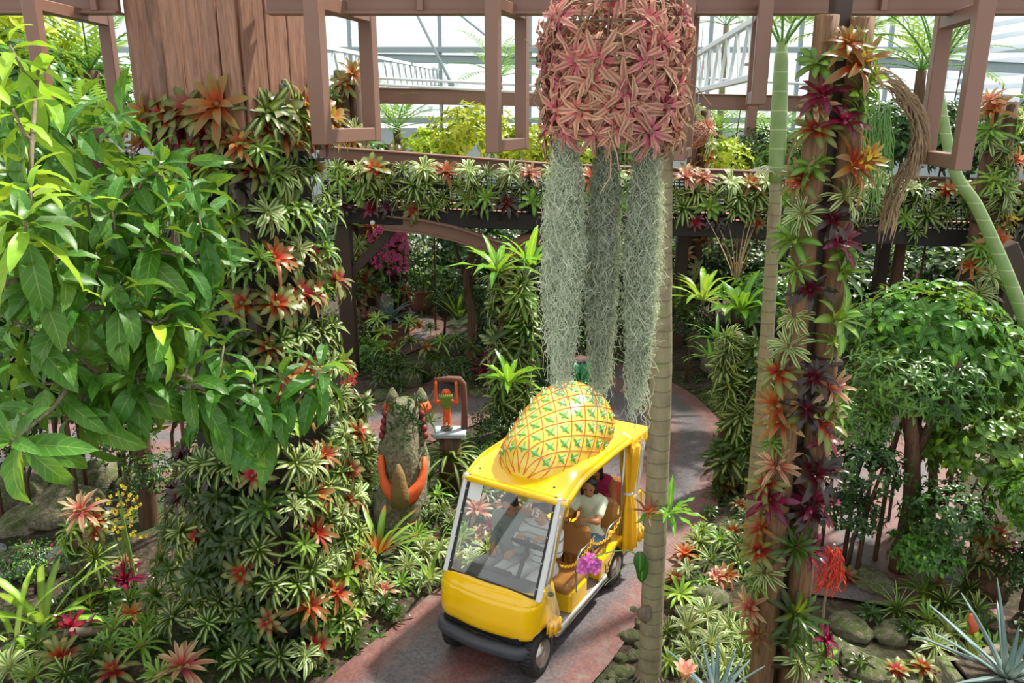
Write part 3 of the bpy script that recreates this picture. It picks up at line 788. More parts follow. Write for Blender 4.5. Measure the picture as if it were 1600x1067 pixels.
# ---- bromeliads in the beds (pixel, kind, size)
BEDS = [
 ('beside the ringed palm trunk', 'from the palm', (1015, 1040), 'bed bromeliads by the ringed palm', """1075,985,cream,75;1112,1010,cream,80;1142,985,cream,75;1100,960,cream,65;1080,1022,cream,70;1132,1042,cream,75;1162,1000,cream,70;1042,990,striped,60;1062,930,lime2,60;1165,960,green,55;1160,1035,striped,65;1045,1035,green,55;1055,905,red,45"""),
 ('along the path beyond the ringed palm', 'from the palm', (1030, 800), 'path-side bed bromeliads', """1090,850,striped,55;1125,845,green,50;1152,852,striped,55;1070,868,orange,50;1112,878,striped,60;1152,882,striped,55;1075,895,cream,55;1135,900,orange,50;1098,830,green,45;1145,832,red,45;1180,880,green,50;1135,762,red,35;1155,790,red,35;1120,770,deep,40;1165,812,deep,40;1108,800,deep,35;1120,905,pink,50;1100,912,green,45"""),
 ('on the mossy mound by the agaves', 'from the log posts', (1260, 960), 'bromeliads on the mossy mound', """1400,955,long,85;1442,930,green,80;1450,972,green,60;1475,945,striped,60;1462,925,pink,50;1512,925,striped,65;1522,955,striped,60;1480,992,cream,70;1462,1012,cream,65;1548,1020,green,60;1322,902,red,45;1500,985,green,60;1535,985,deep,60;1420,985,deep,50;1440,1045,red,55;1400,1050,red,50;1345,1040,deep,50;1360,960,deep,45"""),
 ('on the dark stump by the vines', 'from the ground', (1555, 900), 'bromeliads on the dark stump', """1555,835,red,55;1550,862,pink,60;1535,850,red,45;1570,858,maroon,45;1528,880,striped,45"""),
 ('in the pond-side bed', 'from the pond', (60, 830), 'bromeliads of the pond-side bed', """95,1030,red,70;178,1052,red,65;55,1058,green,65;105,1055,striped,60;172,1015,green,65;222,1012,green,70;178,985,green,60;232,985,green,60;198,908,maroon,60;196,882,pink,40;112,982,maroon,60;18,1045,cream,70;205,960,orange,45;150,1025,deep,60;250,1060,green,60;60,1005,deep,60;130,1065,deep,55;205,940,deep,55;310,1000,deep,55;340,1020,deep,55"""),
 ('between the pillar and the cart', 'from the pillar', (470, 980), 'bromeliads between pillar and cart', """500,962,pink,65;542,968,pink,60;522,935,cream,60;478,938,red,55;562,942,cream,55;582,922,cream,60;592,898,green,55;560,885,green,60;542,862,green,55;522,845,red,55;640,885,cream,60;662,862,cream,60;652,840,green,60;664,905,cream,55;628,912,green,50;688,862,cream,55;600,945,deep,50;620,960,deep,45;545,815,cream,50;560,790,red,50;552,1000,deep,50;505,1000,deep,50;530,905,green,50;660,795,cream,60;682,775,green,55;640,800,green,55;690,800,long,60;600,925,pink,50"""),
 ("in the bed behind the cart's far side", 'from the windscreen', (800, 900), 'bromeliads behind the cart', """745,800,pink,60;770,832,maroon,60;762,862,cream,65;732,882,cream,60;795,792,pink,55;722,842,green,60;750,838,pink,50;780,860,cream,50;705,820,long,60;712,870,cream,60;755,770,striped,55;790,765,cream,55;735,905,cream,55;775,890,cream,55;700,905,cream,50;805,840,pink,50;815,805,orange,50"""),
 ('on the low planted wall under the bridge', 'from the ape statue', (700, 640), 'bromeliads on the low wall under the bridge', """600,545,green,45;640,535,striped,45;668,545,red,45;690,535,green,45;712,530,long,50;640,505,green,40;655,510,orange,40;672,512,long,40;735,545,deep,45;620,575,deep,45;650,580,long,50;690,582,long,45;720,572,deep,45;742,575,deep,45;598,590,deep,45;612,545,red,40;680,560,deep,45;625,600,deep,40;600,520,lime2,40;590,500,green,40;770,560,maroon,50;757,578,maroon,55;780,575,deep,40"""),
]
for place, refw, rp, grp, txt in BEDS:
    for ln in txt.split(';'):
        x, y, ky, s = ln.split(','); x, y, s = int(x), int(y), int(s)
        if 'wall under' in place:
            q = at(x, y, 14.6 + (600 - y) * .004); z0 = None
        elif 'stump' in place:
            q = at(x, y, 7.9)
        else:
            q = G(x, y, .15)
            for _ in range(3): q = G(x, y, gh(q.x, q.y) + .1)
            if pdist(q.x, q.y) < .1: q.x -= 0
        dist = (q - Vector((0, 0, CAM_H))).length
        L = s * .56 * dist / 1250 * 1.05
        brom(ky, q, (rnd(-.25, .25), rnd(-.45, .05), 1), L, place, grp, (refw, math.hypot(x - rp[0], y - rp[1])), leaves=(s >= 60))
# the showpiece at the front of the pond-side bed
q = G(285, 1045, .25)
brom('pink', q, (.05, -.35, 1), .33, 'with white-edged leaves at the front of the pond-side bed', 'bromeliads of the pond-side bed', ('', 0), leaves=True)
# totem of bromeliads by the pond
q0 = G(140, 950, 0)
tot = thing('plant_totem', 'short dark stump wrapped in bromeliads by the pond', 'stump', (q0.x, q0.y, 0))
MB().lathe([(.16, 0), (.13, .5), (.11, 1.15)], n=10).build('stump', M['log_dark'], tot, True)
for i, (x, y, ky, s) in enumerate(((130, 800, 'pink', 85), (150, 815, 'red', 60), (115, 828, 'green', 70), (150, 835, 'red', 55), (150, 872, 'striped', 85), (120, 868, 'deep', 60), (128, 905, 'deep', 70), (160, 900, 'deep', 60), (140, 950, 'striped', 80), (110, 930, 'deep', 60), (170, 935, 'deep', 55), (105, 850, 'green', 55))):
    q = at(x, y, q0.y - .12)
    brom(ky, q, ((x - 135) / 40, -.7, 1.6 if y < 830 else .6), s * .54 * 8.1 / 1250, 'on the pond-side stump', 'bromeliads on the pond-side stump', ('from the top', y), leaves=s >= 80)
flush_labels()
# ================================================================ the pineapple cart
CO = Vector((.259, 7.528, 0.0)); CA = math.atan2(-.857, -.515)
CART = thing('pineapple_cart', 'yellow open passenger cart with a big pineapple on its roof', 'cart', CO, CA)
CM = Matrix.Translation(CO) @ Matrix.Rotation(CA, 4, 'Z')
def CW(x, y, z): return CM @ Vector((x, y, z))
M['cart_yellow'] = plain('cart_yellow', '#f7c400', .22, coat=.6, var=.03)
M['canvas_yellow'] = plain('canvas_yellow', '#f0b614', .6, var=.1)
M['vinyl'] = plain('tan_vinyl', '#a8743c', .38, var=.08)
M['rubber'] = plain('rubber', '#1b1b1c', .75, var=.2)
M['bumper'] = plain('bumper_grey', '#3c3f48', .5, var=.08)
M['chrome'] = plain('brushed_metal', '#c4c6c8', .25, 1.0, var=.04)
M['alu_white'] = plain('white_aluminium', '#d9dcde', .35, var=.04)
M['cart_floor'] = plain('cart_floor', '#8c8279', .7, var=.1)
M['dash'] = plain('dash_grey', '#55585a', .6, var=.08)
t = NT('windscreen_glass')
lw = t.n('ShaderNodeLayerWeight'); lw.inputs[0].default_value = .35
g_ = t.n('ShaderNodeBsdfGlossy'); g_.inputs['Roughness'].default_value = .02; g_.inputs[0].default_value = (1, 1, 1, 1)
tp = t.n('ShaderNodeBsdfTransparent'); tp.inputs[0].default_value = (.93, .95, .95, 1)
mx = t.n('ShaderNodeMixShader'); t.l(t.math('MULTIPLY_ADD', lw.outputs['Fresnel'], .45, .04), mx.inputs[0]); t.l(tp.outputs[0], mx.inputs[1]); t.l(g_.outputs[0], mx.inputs[2]); t.l(mx.outputs[0], t.out.inputs[0])
M['glass'] = t.m
t = NT('clear_vinyl')
g_ = t.n('ShaderNodeBsdfGlossy'); g_.inputs['Roughness'].default_value = .12
df = t.n('ShaderNodeBsdfTranslucent'); df.inputs[0].default_value = (.85, .87, .85, 1)
tp = t.n('ShaderNodeBsdfTransparent'); tp.inputs[0].default_value = (.92, .93, .92, 1)
m1 = t.n('ShaderNodeMixShader'); m1.inputs[0].default_value = .35; t.l(g_.outputs[0], m1.inputs[1]); t.l(df.outputs[0], m1.inputs[2])
m2 = t.n('ShaderNodeMixShader'); m2.inputs[0].default_value = .42; t.l(tp.outputs[0], m2.inputs[1]); t.l(m1.outputs[0], m2.inputs[2]); t.l(m2.outputs[0], t.out.inputs[0])
M['vinyl_clear'] = t.m

# nose shell
def plan(u, hw=.545, xf=1.03, xs=.56, rc=.3):
    """outline from left side back, round the front, to the right side back"""
    s_ = (u - .5) * 2; a = abs(s_)
    if a > .72: x = lerp(.78, xs, (a - .72) / .28); y = hw
    elif a > .4:
        q = (a - .4) / .32 * PI / 2; x = .78 + (xf - .03 - .78) * math.cos(q) ** .75; y = hw - .24 + .24 * math.sin(q) ** .75
    else: y = (hw - .24) * a / .4; x = xf - .03 * (a / .4) ** 2
    return x, math.copysign(y, -s_)
mb = MB()
prof = [(0.0, -.03, .44), (.1, -.005, .455), (.35, .012, .56), (.6, 0, .7), (.75, -.015, .775), (.80, -.03, .785), (.84, -.03, .80), (.93, -.07, .855), (1, -.12, .875)]
def nose(u, v):
    k = min(int(v * (len(prof) - 1)), len(prof) - 2); f = v * (len(prof) - 1) - k
    dx = lerp(prof[k][1], prof[k + 1][1], f); z = lerp(prof[k][2], prof[k + 1][2], f)
    x, y = plan(u); a = abs(u - .5) * 2; side = sst(.5, .85, a)
    arch = 0
    if a > .6:
        r2 = .285 ** 2 - (x - .8) ** 2
        arch = math.sqrt(r2) if r2 > 0 else 0
    zb = lerp(z, .47 + (z - .44) * .93, side)
    if arch and zb < .23 + arch: zb = min(.23 + arch + .0, .8)
    return (x + dx * (1 - side), y * (1 + dx * .35 * side - .02 * side * v) - .035, zb)
mb.grid(nose, 56, 24)
o = mb.build('nose', M['cart_yellow'], CART, True)
sm = o.modifiers.new('thick', 'SOLIDIFY'); sm.thickness = .018; sm.offset = -1
MB().box((.74, 0, .62), (.36, .86, .34), bev=.04).build('nose_cavity', M['black_plastic'], CART)
mb = MB()
for u0 in (0,):
    rg = []
    for i in range(37):
        u = lerp(.16, .84, i / 36); x, y = plan(u, .53, 1.09, .6); x2, y2 = plan(u + .004, .53, 1.09, .6); y -= .05; y2 -= .05
        tg = Vector((x2 - x, y2 - y, 0)).normalized(); nn = Vector((-tg.y, tg.x, 0)); nn = nn if nn.x * 1 > -.01 or nn.dot(Vector((x, y, 0))) > 0 else -nn
        if nn.dot(Vector((x - .6, y, 0))) < 0: nn = -nn
        sc = 1 if 2 < i < 34 else (.8 if i in (1, 2, 34, 35) else .4)
        rg.append([Vector((x, y, .325)) + nn * (a * sc) + V(0, 0, b * sc) for a, b in ((-.05, -.07), (.015, -.07), (.04, -.045), (.045, .0), (.04, .035), (.0, .055), (-.05, .055))])
    mb.rings(rg)
mb.build('bumper', M['bumper'], CART, True)
MB().box((.94, 0, .42), (.14, .8, .14), bev=.03).build('lower_grille', M['black_plastic'], CART)
MB().lathe([(.016, 0), (.016, .006), (.009, .01)], n=12, M=Matrix.Rotation(PI / 2, 3, 'Y'), c=(1.035, -.0, .64)).build('badge', M['dash'], CART)
MB().box((.905, .03, .868), (.06, .07, .012), Euler((0, R(24), 0)), bev=.004).build('white_clip', M['alu_white'], CART)
MB().lathe([(.018, 0), (.018, .006)], n=10, M=Matrix.Rotation(PI / 2, 3, 'Y'), c=(1.0, .0, .5)).build('lock', M['chrome'], CART)
# floor and sills
MB().box((-.3, 0, .25), (2.3, .98, .06), bev=.01).build('floor', M['cart_floor'], CART)
MB().box((-.2, 0, .17), (2.0, .5, .1), bev=.02).build('chassis', M['black_plastic'], CART)
for s in (-1, 1):
    MB().tube([(.56, s * .52, .5), (.54, s * .52, .27), (.48, s * .52, .25), (-.68, s * .52, .25)], .02, 10).build('sill_rail', M['chrome'], CART, True)
    MB().box((-.1, s * .505, .255), (1.2, .02, .07), bev=.005).build('sill', M['alu_white'], CART)
# windscreen
WB, WT = Vector((.9, 0, .87)), Vector((.5, 0, 1.745))
wd = (WT - WB).normalized(); wn = Vector((wd.z, 0, -wd.x))
def wp(f, y, off=0.0): return lerp(WB, WT, f) + Vector((0, y, 0)) + wn * off
mb = MB(); q = [wp(0, -.49), wp(0, .49), wp(1, .49), wp(1, -.49)]
mb.v = q + [p - wn * .006 for p in q]; mb.face([0, 1, 2, 3]); mb.face([7, 6, 5, 4])
for a, b in ((0, 1), (1, 2), (2, 3), (3, 0)): mb.face([a, a + 4, b + 4, b])
mb.build('windscreen', M['glass'], CART)
for s in (-1, 1):
    MB().bar(wp(-.02, s * .525), wp(1.0, s * .525), .05, .05, up=(0, 1, 0), bev=.012).build('screen_pillar', M['alu_white'], CART)
    MB().bar(wp(0, s * .487, .004), wp(1, s * .487, .004), .026, .016, up=wn, bev=.003).build('gasket', M['black_plastic'], CART)
MB().bar(wp(0.01, -.49, .004), wp(0.01, .49, .004), .026, .016, up=wn, bev=.003).build('gasket', M['black_plastic'], CART)
MB().bar(wp(.985, -.49, .004), wp(.985, .49, .004), .03, .02, up=wn, bev=.003).build('gasket', M['black_plastic'], CART)
for s in (-1, 1):
    for f in (.1, .35, .6, .85):
        MB().ball(wp(f, s * .487, .014), .008, 6, 4).build('rivet', M['chrome'], CART)
c = wp(.87, -.385, .008); MB().box(c, (.22, .15, .002), Matrix((wd, Vector((0, 1, 0)), wn)).transposed()).build('white_sticker', plain('white_paper', '#e6e8ea', .6, var=.02), CART)
# dash, wheel
MB().box((.7, 0, .76), (.28, .94, .16), bev=.05).build('dashboard', M['dash'], CART)
MB().box((.62, -.1, .83), (.1, .3, .03), bev=.01).build('dash_tray', M['black_plastic'], CART)
swc, swn = Vector((.42, .14, 1.1)), Vector((-.62, 0, .78)).normalized()
e1 = Vector((0, 1, 0)); e2 = swn.cross(e1)
MB().tube([swc + (e1 * math.cos(a) + e2 * math.sin(a)) * .17 for a in [i * 2 * PI / 28 for i in range(28)]], .016, 8, closed=True).build('steering_wheel', M['black_plastic'], CART, True)
sp = MB()
for a in (R(90), R(210), R(330)): sp.bar(swc - swn * .02, swc + (e1 * math.cos(a) + e2 * math.sin(a)) * .165, .025, .015)
sp.tube([swc - swn * .0, swc - swn * .45], .022, 8).build('steering_column', M['black_plastic'], CART)
# wheels
tire = MB().lathe([(.135, -.075), (.17, -.08), (.205, -.072), (.222, -.05), (.228, 0), (.222, .05), (.205, .072), (.17, .08), (.135, .075), (.13, 0)], n=36, caps=False)
rg = [tire.v[i * 36:(i + 1) * 36] for i in range(10)]
tire = MB().rings(rg, closed=True)
for k in range(36):
    a = k * 2 * PI / 36; tire.box((math.cos(a) * .227, math.sin(a) * .227, 0), (.012, .022, .1), Euler((0, 0, a)), 0)
tire_me = tire.mesh('tyre', M['rubber'])
rim = MB().lathe([(.136, .078), (.128, .066), (.12, .03), (.10, .022), (.085, .04), (.06, .05), (.045, .055), (.045, .075), (.03, .082), (.0, .082)], n=30)
for k in range(5):
    a = k * 2 * PI / 5; rim.tube([(math.cos(a) * .062, math.sin(a) * .062, .048), (math.cos(a) * .062, math.sin(a) * .062, .066)], .009, 6)
rim_me = rim.mesh('rim', plain('alloy', '#b9b5ae', .3, .9, var=.1))
hol = MB()
for k in range(10):
    a = k * 2 * PI / 10 + .3; hol.ball((math.cos(a) * .103, math.sin(a) * .103, .026), (.02, .02, .012), 8, 5)
hol_me = hol.mesh('rim_holes', M['black_plastic'])
for x in (.8, -.97):
    for s in (-1, 1):
        Wm = Matrix.Translation((x, s * (.45 if x > 0 else .43) , .228)) @ Matrix.Rotation(-s * PI / 2, 4, 'X') @ (Matrix.Rotation(R(4), 4, 'X') if x > 0 else Matrix.Identity(4))
        wh = link('wheel', tire_me, CART, M=Wm)
        link('rim', rim_me, wh); link('rim_hole', hol_me, wh)
    MB().tube([(x, -.42, .228), (x, .42, .228)], .03, 8).build('axle', M['black_plastic'], CART)
# seats
def seat(x0, x1, xb, box=True):
    if box: MB().box(((x0 + x1) / 2 - .02, 0, .385), (x0 - x1 - .06, 1.0, .25), bev=.03).build('seat_box', M['cart_yellow'], CART)
    o = MB().box(((x0 + x1) / 2, 0, .555), (x0 - x1, .98, .12), bev=.04).build('seat_cushion', M['vinyl'], CART)
    bm = o.modifiers.new('b', 'BEVEL'); bm.width = .02; bm.segments = 2; bm.limit_method = 'NONE'
    for s in (-1, 1):
        o = MB().box((xb, s * .25, .86), (.09, .46, .36), Euler((0, R(-8), 0)), bev=.04).build('backrest', M['vinyl'], CART)
        bm = o.modifiers.new('b', 'BEVEL'); bm.width = .018; bm.segments = 2; bm.limit_method = 'NONE'
        for k in (-.1, .1): MB().tube([(xb - .03, s * .25 + k, .5), (xb - .045, s * .25 + k, .75)], .014, 6).build('back_support', M['black_plastic'], CART)
seat(.22, -.24, -.29)
seat(-.5, -.95, -1.0)
seat(-1.12, -1.5, -1.56)
# rear body with wheel arches
mb = MB()
for s in (-1, 1):
    def arch(u, v, s=s):
        x = lerp(-.5, -1.6, u); r2 = .275 ** 2 - (x + .97) ** 2
        zb = .3 if r2 <= 0 else max(.3, .228 + math.sqrt(r2))
        return (x, s * (.53 - .02 * (1 - v)), lerp(zb, .58, v))
    mb.grid(arch, 44, 4)
o = mb.build('rear_side', M['cart_yellow'], CART, True); sm = o.modifiers.new('t', 'SOLIDIFY'); sm.thickness = .02
MB().box((-1.6, 0, .45), (.06, 1.04, .3), bev=.02).build('tail_panel', M['cart_yellow'], CART)
MB().box((-1.02, 0, .585), (1.1, 1.06, .03), bev=.01).build('rear_deck', M['cart_yellow'], CART)
# hip rails, chain
def hoop(x0, x1, y, z0, z1, nm='hip_rail', mat=None):
    pts = [(x0, y, z0), (x0 - .0, y, z1 - .1), (x0 - .04, y, z1 - .02), (x0 - .1, y, z1), (x1 + .04, y, z1), (x1, y, z1 - .05), (x1, y, z0 + .15)]
    MB().tube(pts, .014, 8).build(nm, mat or M['chrome'], CART, True)
for s in (-1, 1):
    hoop(.08, -.3, s * .51, .5, .92); hoop(-.62, -.96, s * .51, .5, .86)
    MB().tube([(-1.58, s * .5, .45), (-1.66, s * .5, .6), (-1.66, s * .5, .86), (-1.62, s * .5, .92), (-1.3, s * .5, .92)], .018, 8).build('yellow_rail', M['cart_yellow'], CART, True)
lk = MB().tube([(math.cos(a) * .022, math.sin(a) * .012, 0) for a in [i * 2 * PI / 12 for i in range(12)]], .0055, 6, closed=True).mesh('chain_link', M['canvas_yellow'])
def chain(a, b, sag, n):
    a, b = Vector(a), Vector(b)
    for k in range(n):
        f = k / (n - 1); p = lerp(a, b, f) - V(0, 0, sag * 4 * f * (1 - f)); tg = (b - a) / n - V(0, 0, sag * 4 * (1 - 2 * f) / n)
        link('chain_link', lk, CART, M=Matrix.Translation(p) @ tg.to_track_quat('X', 'Z').to_matrix().to_4x4() @ Matrix.Rotation(PI / 2 * (k % 2) + .4, 4, 'X'))
chain((.45, .525, 1.0), (-.28, .525, .95), .12, 22)
chain((-.28, .52, .88), (-.96, .525, .85), .1, 20)
chain((.5, -.525, 1.02), (-.28, -.525, .95), .12, 22)
# posts and curtains
for s in (-1, 1):
    MB().tube([(-1.05, s * .5, .6), (-1.05, s * .51, 1.72)], .018, 8).build('roof_post', M['chrome'], CART, True)
    MB().tube([(-1.5, s * .5, .6), (-1.5, s * .51, 1.7)], .018, 8).build('roof_post', M['cart_yellow'], CART, True)
def drape(c, prof, n, m, nm, folds=7, amp=.25, ell=(1, 1), lean=(0, 0)):
    rg = []
    for i, (r, z) in enumerate(prof):
        f = i / (len(prof) - 1)
        rg.append([Vector((c[0] + lean[0] * f + math.cos(j * 2 * PI / n) * r * ell[0] * (1 + amp * math.sin(folds * j * 2 * PI / n + i * .35)), c[1] + lean[1] * f + math.sin(j * 2 * PI / n) * r * ell[1] * (1 + amp * math.sin(folds * j * 2 * PI / n + i * .35)), z)) for j in range(n)])
    return MB().rings(rg).build(nm, m, CART, True)
DP = [(.05, .5), (.105, .53), (.1, .7), (.08, .9), (.05, 1.06), (.045, 1.1), (.055, 1.15), (.08, 1.35), (.09, 1.55), (.1, 1.68)]
for s in (-1, 1):
    drape((-1.17, s * .53), [(r, z - .12) if z < .8 else (r, z) for r, z in DP], 42, M['canvas_yellow'], 'gathered_curtain', lean=(0, 0))
    drape((-1.32, s * .55), [(r * .8, z) for r, z in DP], 36, M['vinyl_clear'], 'clear_curtain', amp=.3)
    MB().lathe([(.056, -.015), (.06, 0), (.056, .015)], c=(-1.17, s * .53, 1.09), n=14).build('curtain_tie', M['alu_white'], CART)
    drape((-1.36, s * .56), [(.06, .42), (.1, .45), (.1, .55), (.07, .6)], 30, M['canvas_yellow'], 'curtain_hem', amp=.3)
    # front curtain tied back along the screen pillar
    pts = [wp(f, s * .545, -.07 - .02 * math.sin(f * 6)) for f in (1, .9, .75, .6, .45, .3, .15)] + [Vector((.7, s * .55, .8)), Vector((.68, s * .56, .62)), Vector((.67, s * .56, .5))]
    MB().tube(pts, [.06, .05, .042, .036, .03, .026, .028, .05, .07, .075], 14).build('clear_curtain', M['vinyl_clear'], CART, True)
    MB().tube([p + V(-.02, s * .01, 0) for p in pts[1:7]], .012, 6).build('curtain_edge', M['canvas_yellow'], CART, True)
    drape((.66, s * .57), [(.02, .41), (.085, .42), (.08, .5), (.07, .53)], 30, M['canvas_yellow'], 'curtain_hem', amp=.25, ell=(1.2, .6))
    MB().box((.42, s * .55, 1.6), (.1, .03, .16), Euler((0, R(-20), 0)), bev=.01).build('curtain_head', M['canvas_yellow'], CART)
    MB().lathe([(.03, -.012), (.032, 0), (.03, .012)], c=(.71, s * .55, .84), n=12).build('curtain_tie', M['black_plastic'], CART)
# roof
def roofz(x, y):
    a = abs(y) / .57
    z = 1.93 - .14 * sst(.05, .62, x) ** 1.1 - (.02 * sst(-.5, -1.1, x) if x < -.5 else 0) - .02
    return z - .09 * a ** 5
mb = MB()
def roof(u, v):
    y = lerp(-.57, .57, u); x = lerp(.58, -1.08, v)
    if v < .15: x -= .1 * (abs(y) / .57) ** 4 * (1 - v / .15)
    return (x, y, roofz(x, y))
mb.grid(roof, 28, 30)
o = mb.build('roof', M['cart_yellow'], CART, True); sm = o.modifiers.new('t', 'SOLIDIFY'); sm.thickness = .05; sm.offset = 1 if False else -1
# rolled lip round the roof edge
lip = [roof(i / 20, 0) for i in range(21)] + [roof(1, i / 16) for i in range(1, 17)] + [roof(1 - i / 16, 1) for i in range(1, 17)] + [roof(0, 1 - i / 16) for i in range(1, 16)]
MB().tube([Vector(p) - V(0, 0, .03) for p in lip], .035, 8, closed=True).build('roof_lip', M['cart_yellow'], CART, True)
MB().box((-.4, 0, 1.72), (1.2, .96, .01)).build('headliner', M['alu_white'], CART)
scr = MB().ball((0, 0, 0), (.012, .012, .006), 8, 4).mesh('roof_screw', M['dash'])
for y in (-.42, .42): link('roof_screw', scr, CART, (.42, y, roofz(.42, y) + .004))
mb = MB(); mb.box((-1.32, 0, 1.745), (.52, 1.14, .03), bev=.012)
o = mb.build('canvas_canopy', M['canvas_yellow'], CART)
sk = MB()
def skirt(u, v):
    P4 = [(-1.06, .575), (-1.58, .575), (-1.58, -.575), (-1.06, -.575)]; k = min(int(u * 3), 2); f = u * 3 - k
    x = lerp(P4[k][0], P4[k + 1][0], f); y = lerp(P4[k][1], P4[k + 1][1], f)
    w_ = .012 * math.sin(u * 70) * v
    return (x + (w_ if k == 1 else 0), y + (w_ if k != 1 else 0), 1.755 - .14 * v - .015 * math.sin(u * 31) * v)
sk.grid(skirt, 60, 4); o = sk.build('canopy_skirt', M['canvas_yellow'], CART, True); sm = o.modifiers.new('t', 'SOLIDIFY'); sm.thickness = .008
# the number on the side
fc = bpy.data.curves.new('number', 'FONT'); fc.body = '15'; fc.size = .15; fc.extrude = .002; fc.align_x = 'CENTER'
fo = bpy.data.objects.new('t', fc); C.objects.link(fo); fc.materials.append(M['black_plastic']); me = eval_mesh(fo); bpy.data.objects.remove(fo); fo = link('side_number', me)
fo.parent = CART; fo.matrix_basis = Matrix.Translation((-.62, .545, .38)) @ Matrix.Rotation(PI, 4, 'Z') @ Matrix.Rotation(PI / 2, 4, 'X')
fc2 = bpy.data.curves.new('number_plate', 'FONT'); fc2.body = '15'; fc2.size = .1; fc2.extrude = .001; fc2.align_x = 'CENTER'
fo2 = bpy.data.objects.new('t', fc2); C.objects.link(fo2); fc2.materials.append(bpy.data.materials['white_paper']); me = eval_mesh(fo2); bpy.data.objects.remove(fo2); fo2 = link('screen_number', me)
fo2.parent = CART; fo2.matrix_basis = Matrix((Vector((0, 1, 0)), wd, wn)).transposed().to_4x4(); fo2.location = wp(.76, .3, -.012)
# the pineapple
PA, PE = Vector((.40, .03, 1.73)), Vector((-1.1, .05, 2.1)); pax = (PE - PA).normalized(); pup = Vector((0, 1, 0)).cross(pax) * -1
if pup.z < 0: pup = -pup
PROF = [(0, .1), (.025, .23), (.07, .32), (.15, .39), (.3, .435), (.5, .475), (.68, .485), (.82, .44), (.92, .33), (.98, .18), (1, .06)]
def prad(t):
    for (a, ra), (b, rb) in zip(PROF, PROF[1:]):
        if t <= b: return lerp(ra, rb, sst(a, b, t) * .4 + (t - a) / (b - a) * .6)
    return .05
def ppt(t, ph, off=0.0):
    r = prad(t) + off
    return lerp(PA, PE, t) + Vector((0, math.sin(ph) * r * .98, 0)) + pup * (math.cos(ph) * r)
rg = []
for i in range(41):
    t_ = i / 40; rg.append([ppt(t_, j * 2 * PI / 48) for j in range(48)])
M['pine'] = plain('pineapple_yellow', '#f6d75a', .25, coat=.5, var=.05)
MB().rings(rg).build('pineapple', M['pine'], CART, True)
ln = MB(); NH = 15; TP = .086
for s in (-1, 1):
    for k in range(NH):
        pts = []
        for i in range(60):
            t_ = .005 + .975 * i / 59; ph = 2 * PI * (k / NH) + s * 2 * PI / NH * (t_ / TP) * .5
            ph = (ph + PI) % (2 * PI) - PI
            q = ppt(t_, ph, .002)
            if abs(ph) < 1.95 and q.z > roofz(q.x, q.y) - .03 and (not pts or (pts[-1] - q).length < .1): pts.append(q)
            elif len(pts) > 1: ln.tube(pts, .0048, 5); pts = []
        if len(pts) > 1: ln.tube(pts, .0048, 5)
ln.build('diamond_lines', plain('orange_red_line', '#d8642c', .4, var=.05), CART)
st_ = MB(); c0 = Vector((0, 0, .012)); pts = []
for k in range(8):
    a = k * PI / 4; r = (.118, .028)[k % 2] * ((.95, 1, .72, 1, .5, 1, .72, 1)[k]); pts.append(Vector((math.cos(a) * r, math.sin(a) * r, .004)))
st_.v = [c0] + pts
for k in range(8): st_.face([0, 1 + k, 1 + (k + 1) % 8], 0)
st_.tube([(0, 0, .008), (.02, 0, .025), (.045, 0, .035)], [.008, .006, .001], 5, 1)
st_me = st_.mesh('scale_star', [plain('star_green', '#5fae48', .4, var=.1), M['alu_white']], False)
for i in range(0, 13):
    t_ = .0 + i * TP
    if t_ > .97: break
    for k in range(NH):
        ph = 2 * PI * (k + .5 * (i % 2) + .5) / NH; ph = (ph + PI) % (2 * PI) - PI
        if abs(ph) > 1.9: continue
        q = ppt(t_, ph, .0); 
        if q.z < roofz(q.x, q.y) + .03 or t_ < .04: continue
        nx = (ppt(t_, ph + .05) - ppt(t_, ph - .05)); nt = (ppt(min(1, t_ + .02), ph) - ppt(max(0, t_ - .02), ph)); nn = nx.cross(nt).normalized()
        if nn.dot(q - lerp(PA, PE, t_)) < 0: nn = -nn
        xx = (nt - nn * nt.dot(nn)).normalized(); yy = nn.cross(xx); sc = .62 + .6 * prad(t_)
        link('scale_star', st_me, CART, M=Matrix.Translation(q) @ Matrix((xx, yy, nn)).transposed().to_4x4() @ Matrix.Scale(sc, 4))
cp = [Vector((math.cos(a) * .47 - .02, math.sin(a) * .46, 0)) for a in [i * 2 * PI / 40 for i in range(40)]]
cr_m = [plain('crown_green', '#0f6b42', .45, var=.1), plain('crown_light_green', '#46c05a', .45, var=.05)]
for k, (az, el, L_, m_) in enumerate(((0, .12, .36, 0), (1.2, .25, .34, 0), (2.3, .3, .33, 0), (3.3, .3, .34, 0), (4.4, .3, .33, 0), (5.4, .25, .34, 0), (.6, .6, .26, 0), (1.9, .7, .26, 0), (3.0, .75, .27, 0), (4.0, .7, .25, 0), (5.0, .65, .26, 0), (2.6, .05, .33, 1))):
    base = ppt(.93, 0) + pup * -.12 + pax * .02 + V(0, 0, .0)
    Mx2 = Matrix.Translation(base) @ Matrix.Rotation(az, 4, 'Z')
    lf = MB().leaf(Mx2 @ Matrix.Translation((.05, 0, 0)), L_, .18, PI / 2 - el, -.1 + el * .6, 'oval', 6, .25)
    o = lf.build('crown_leaf', cr_m[m_], CART, True); sm = o.modifiers.new('t', 'SOLIDIFY'); sm.thickness = .006
MB().lathe([(.12, -.1), (.11, 0), (.08, .04)], c=ppt(.93, 0) + pup * -.1 + pax * .02, n=14).build('crown_base', cr_m[0], CART)

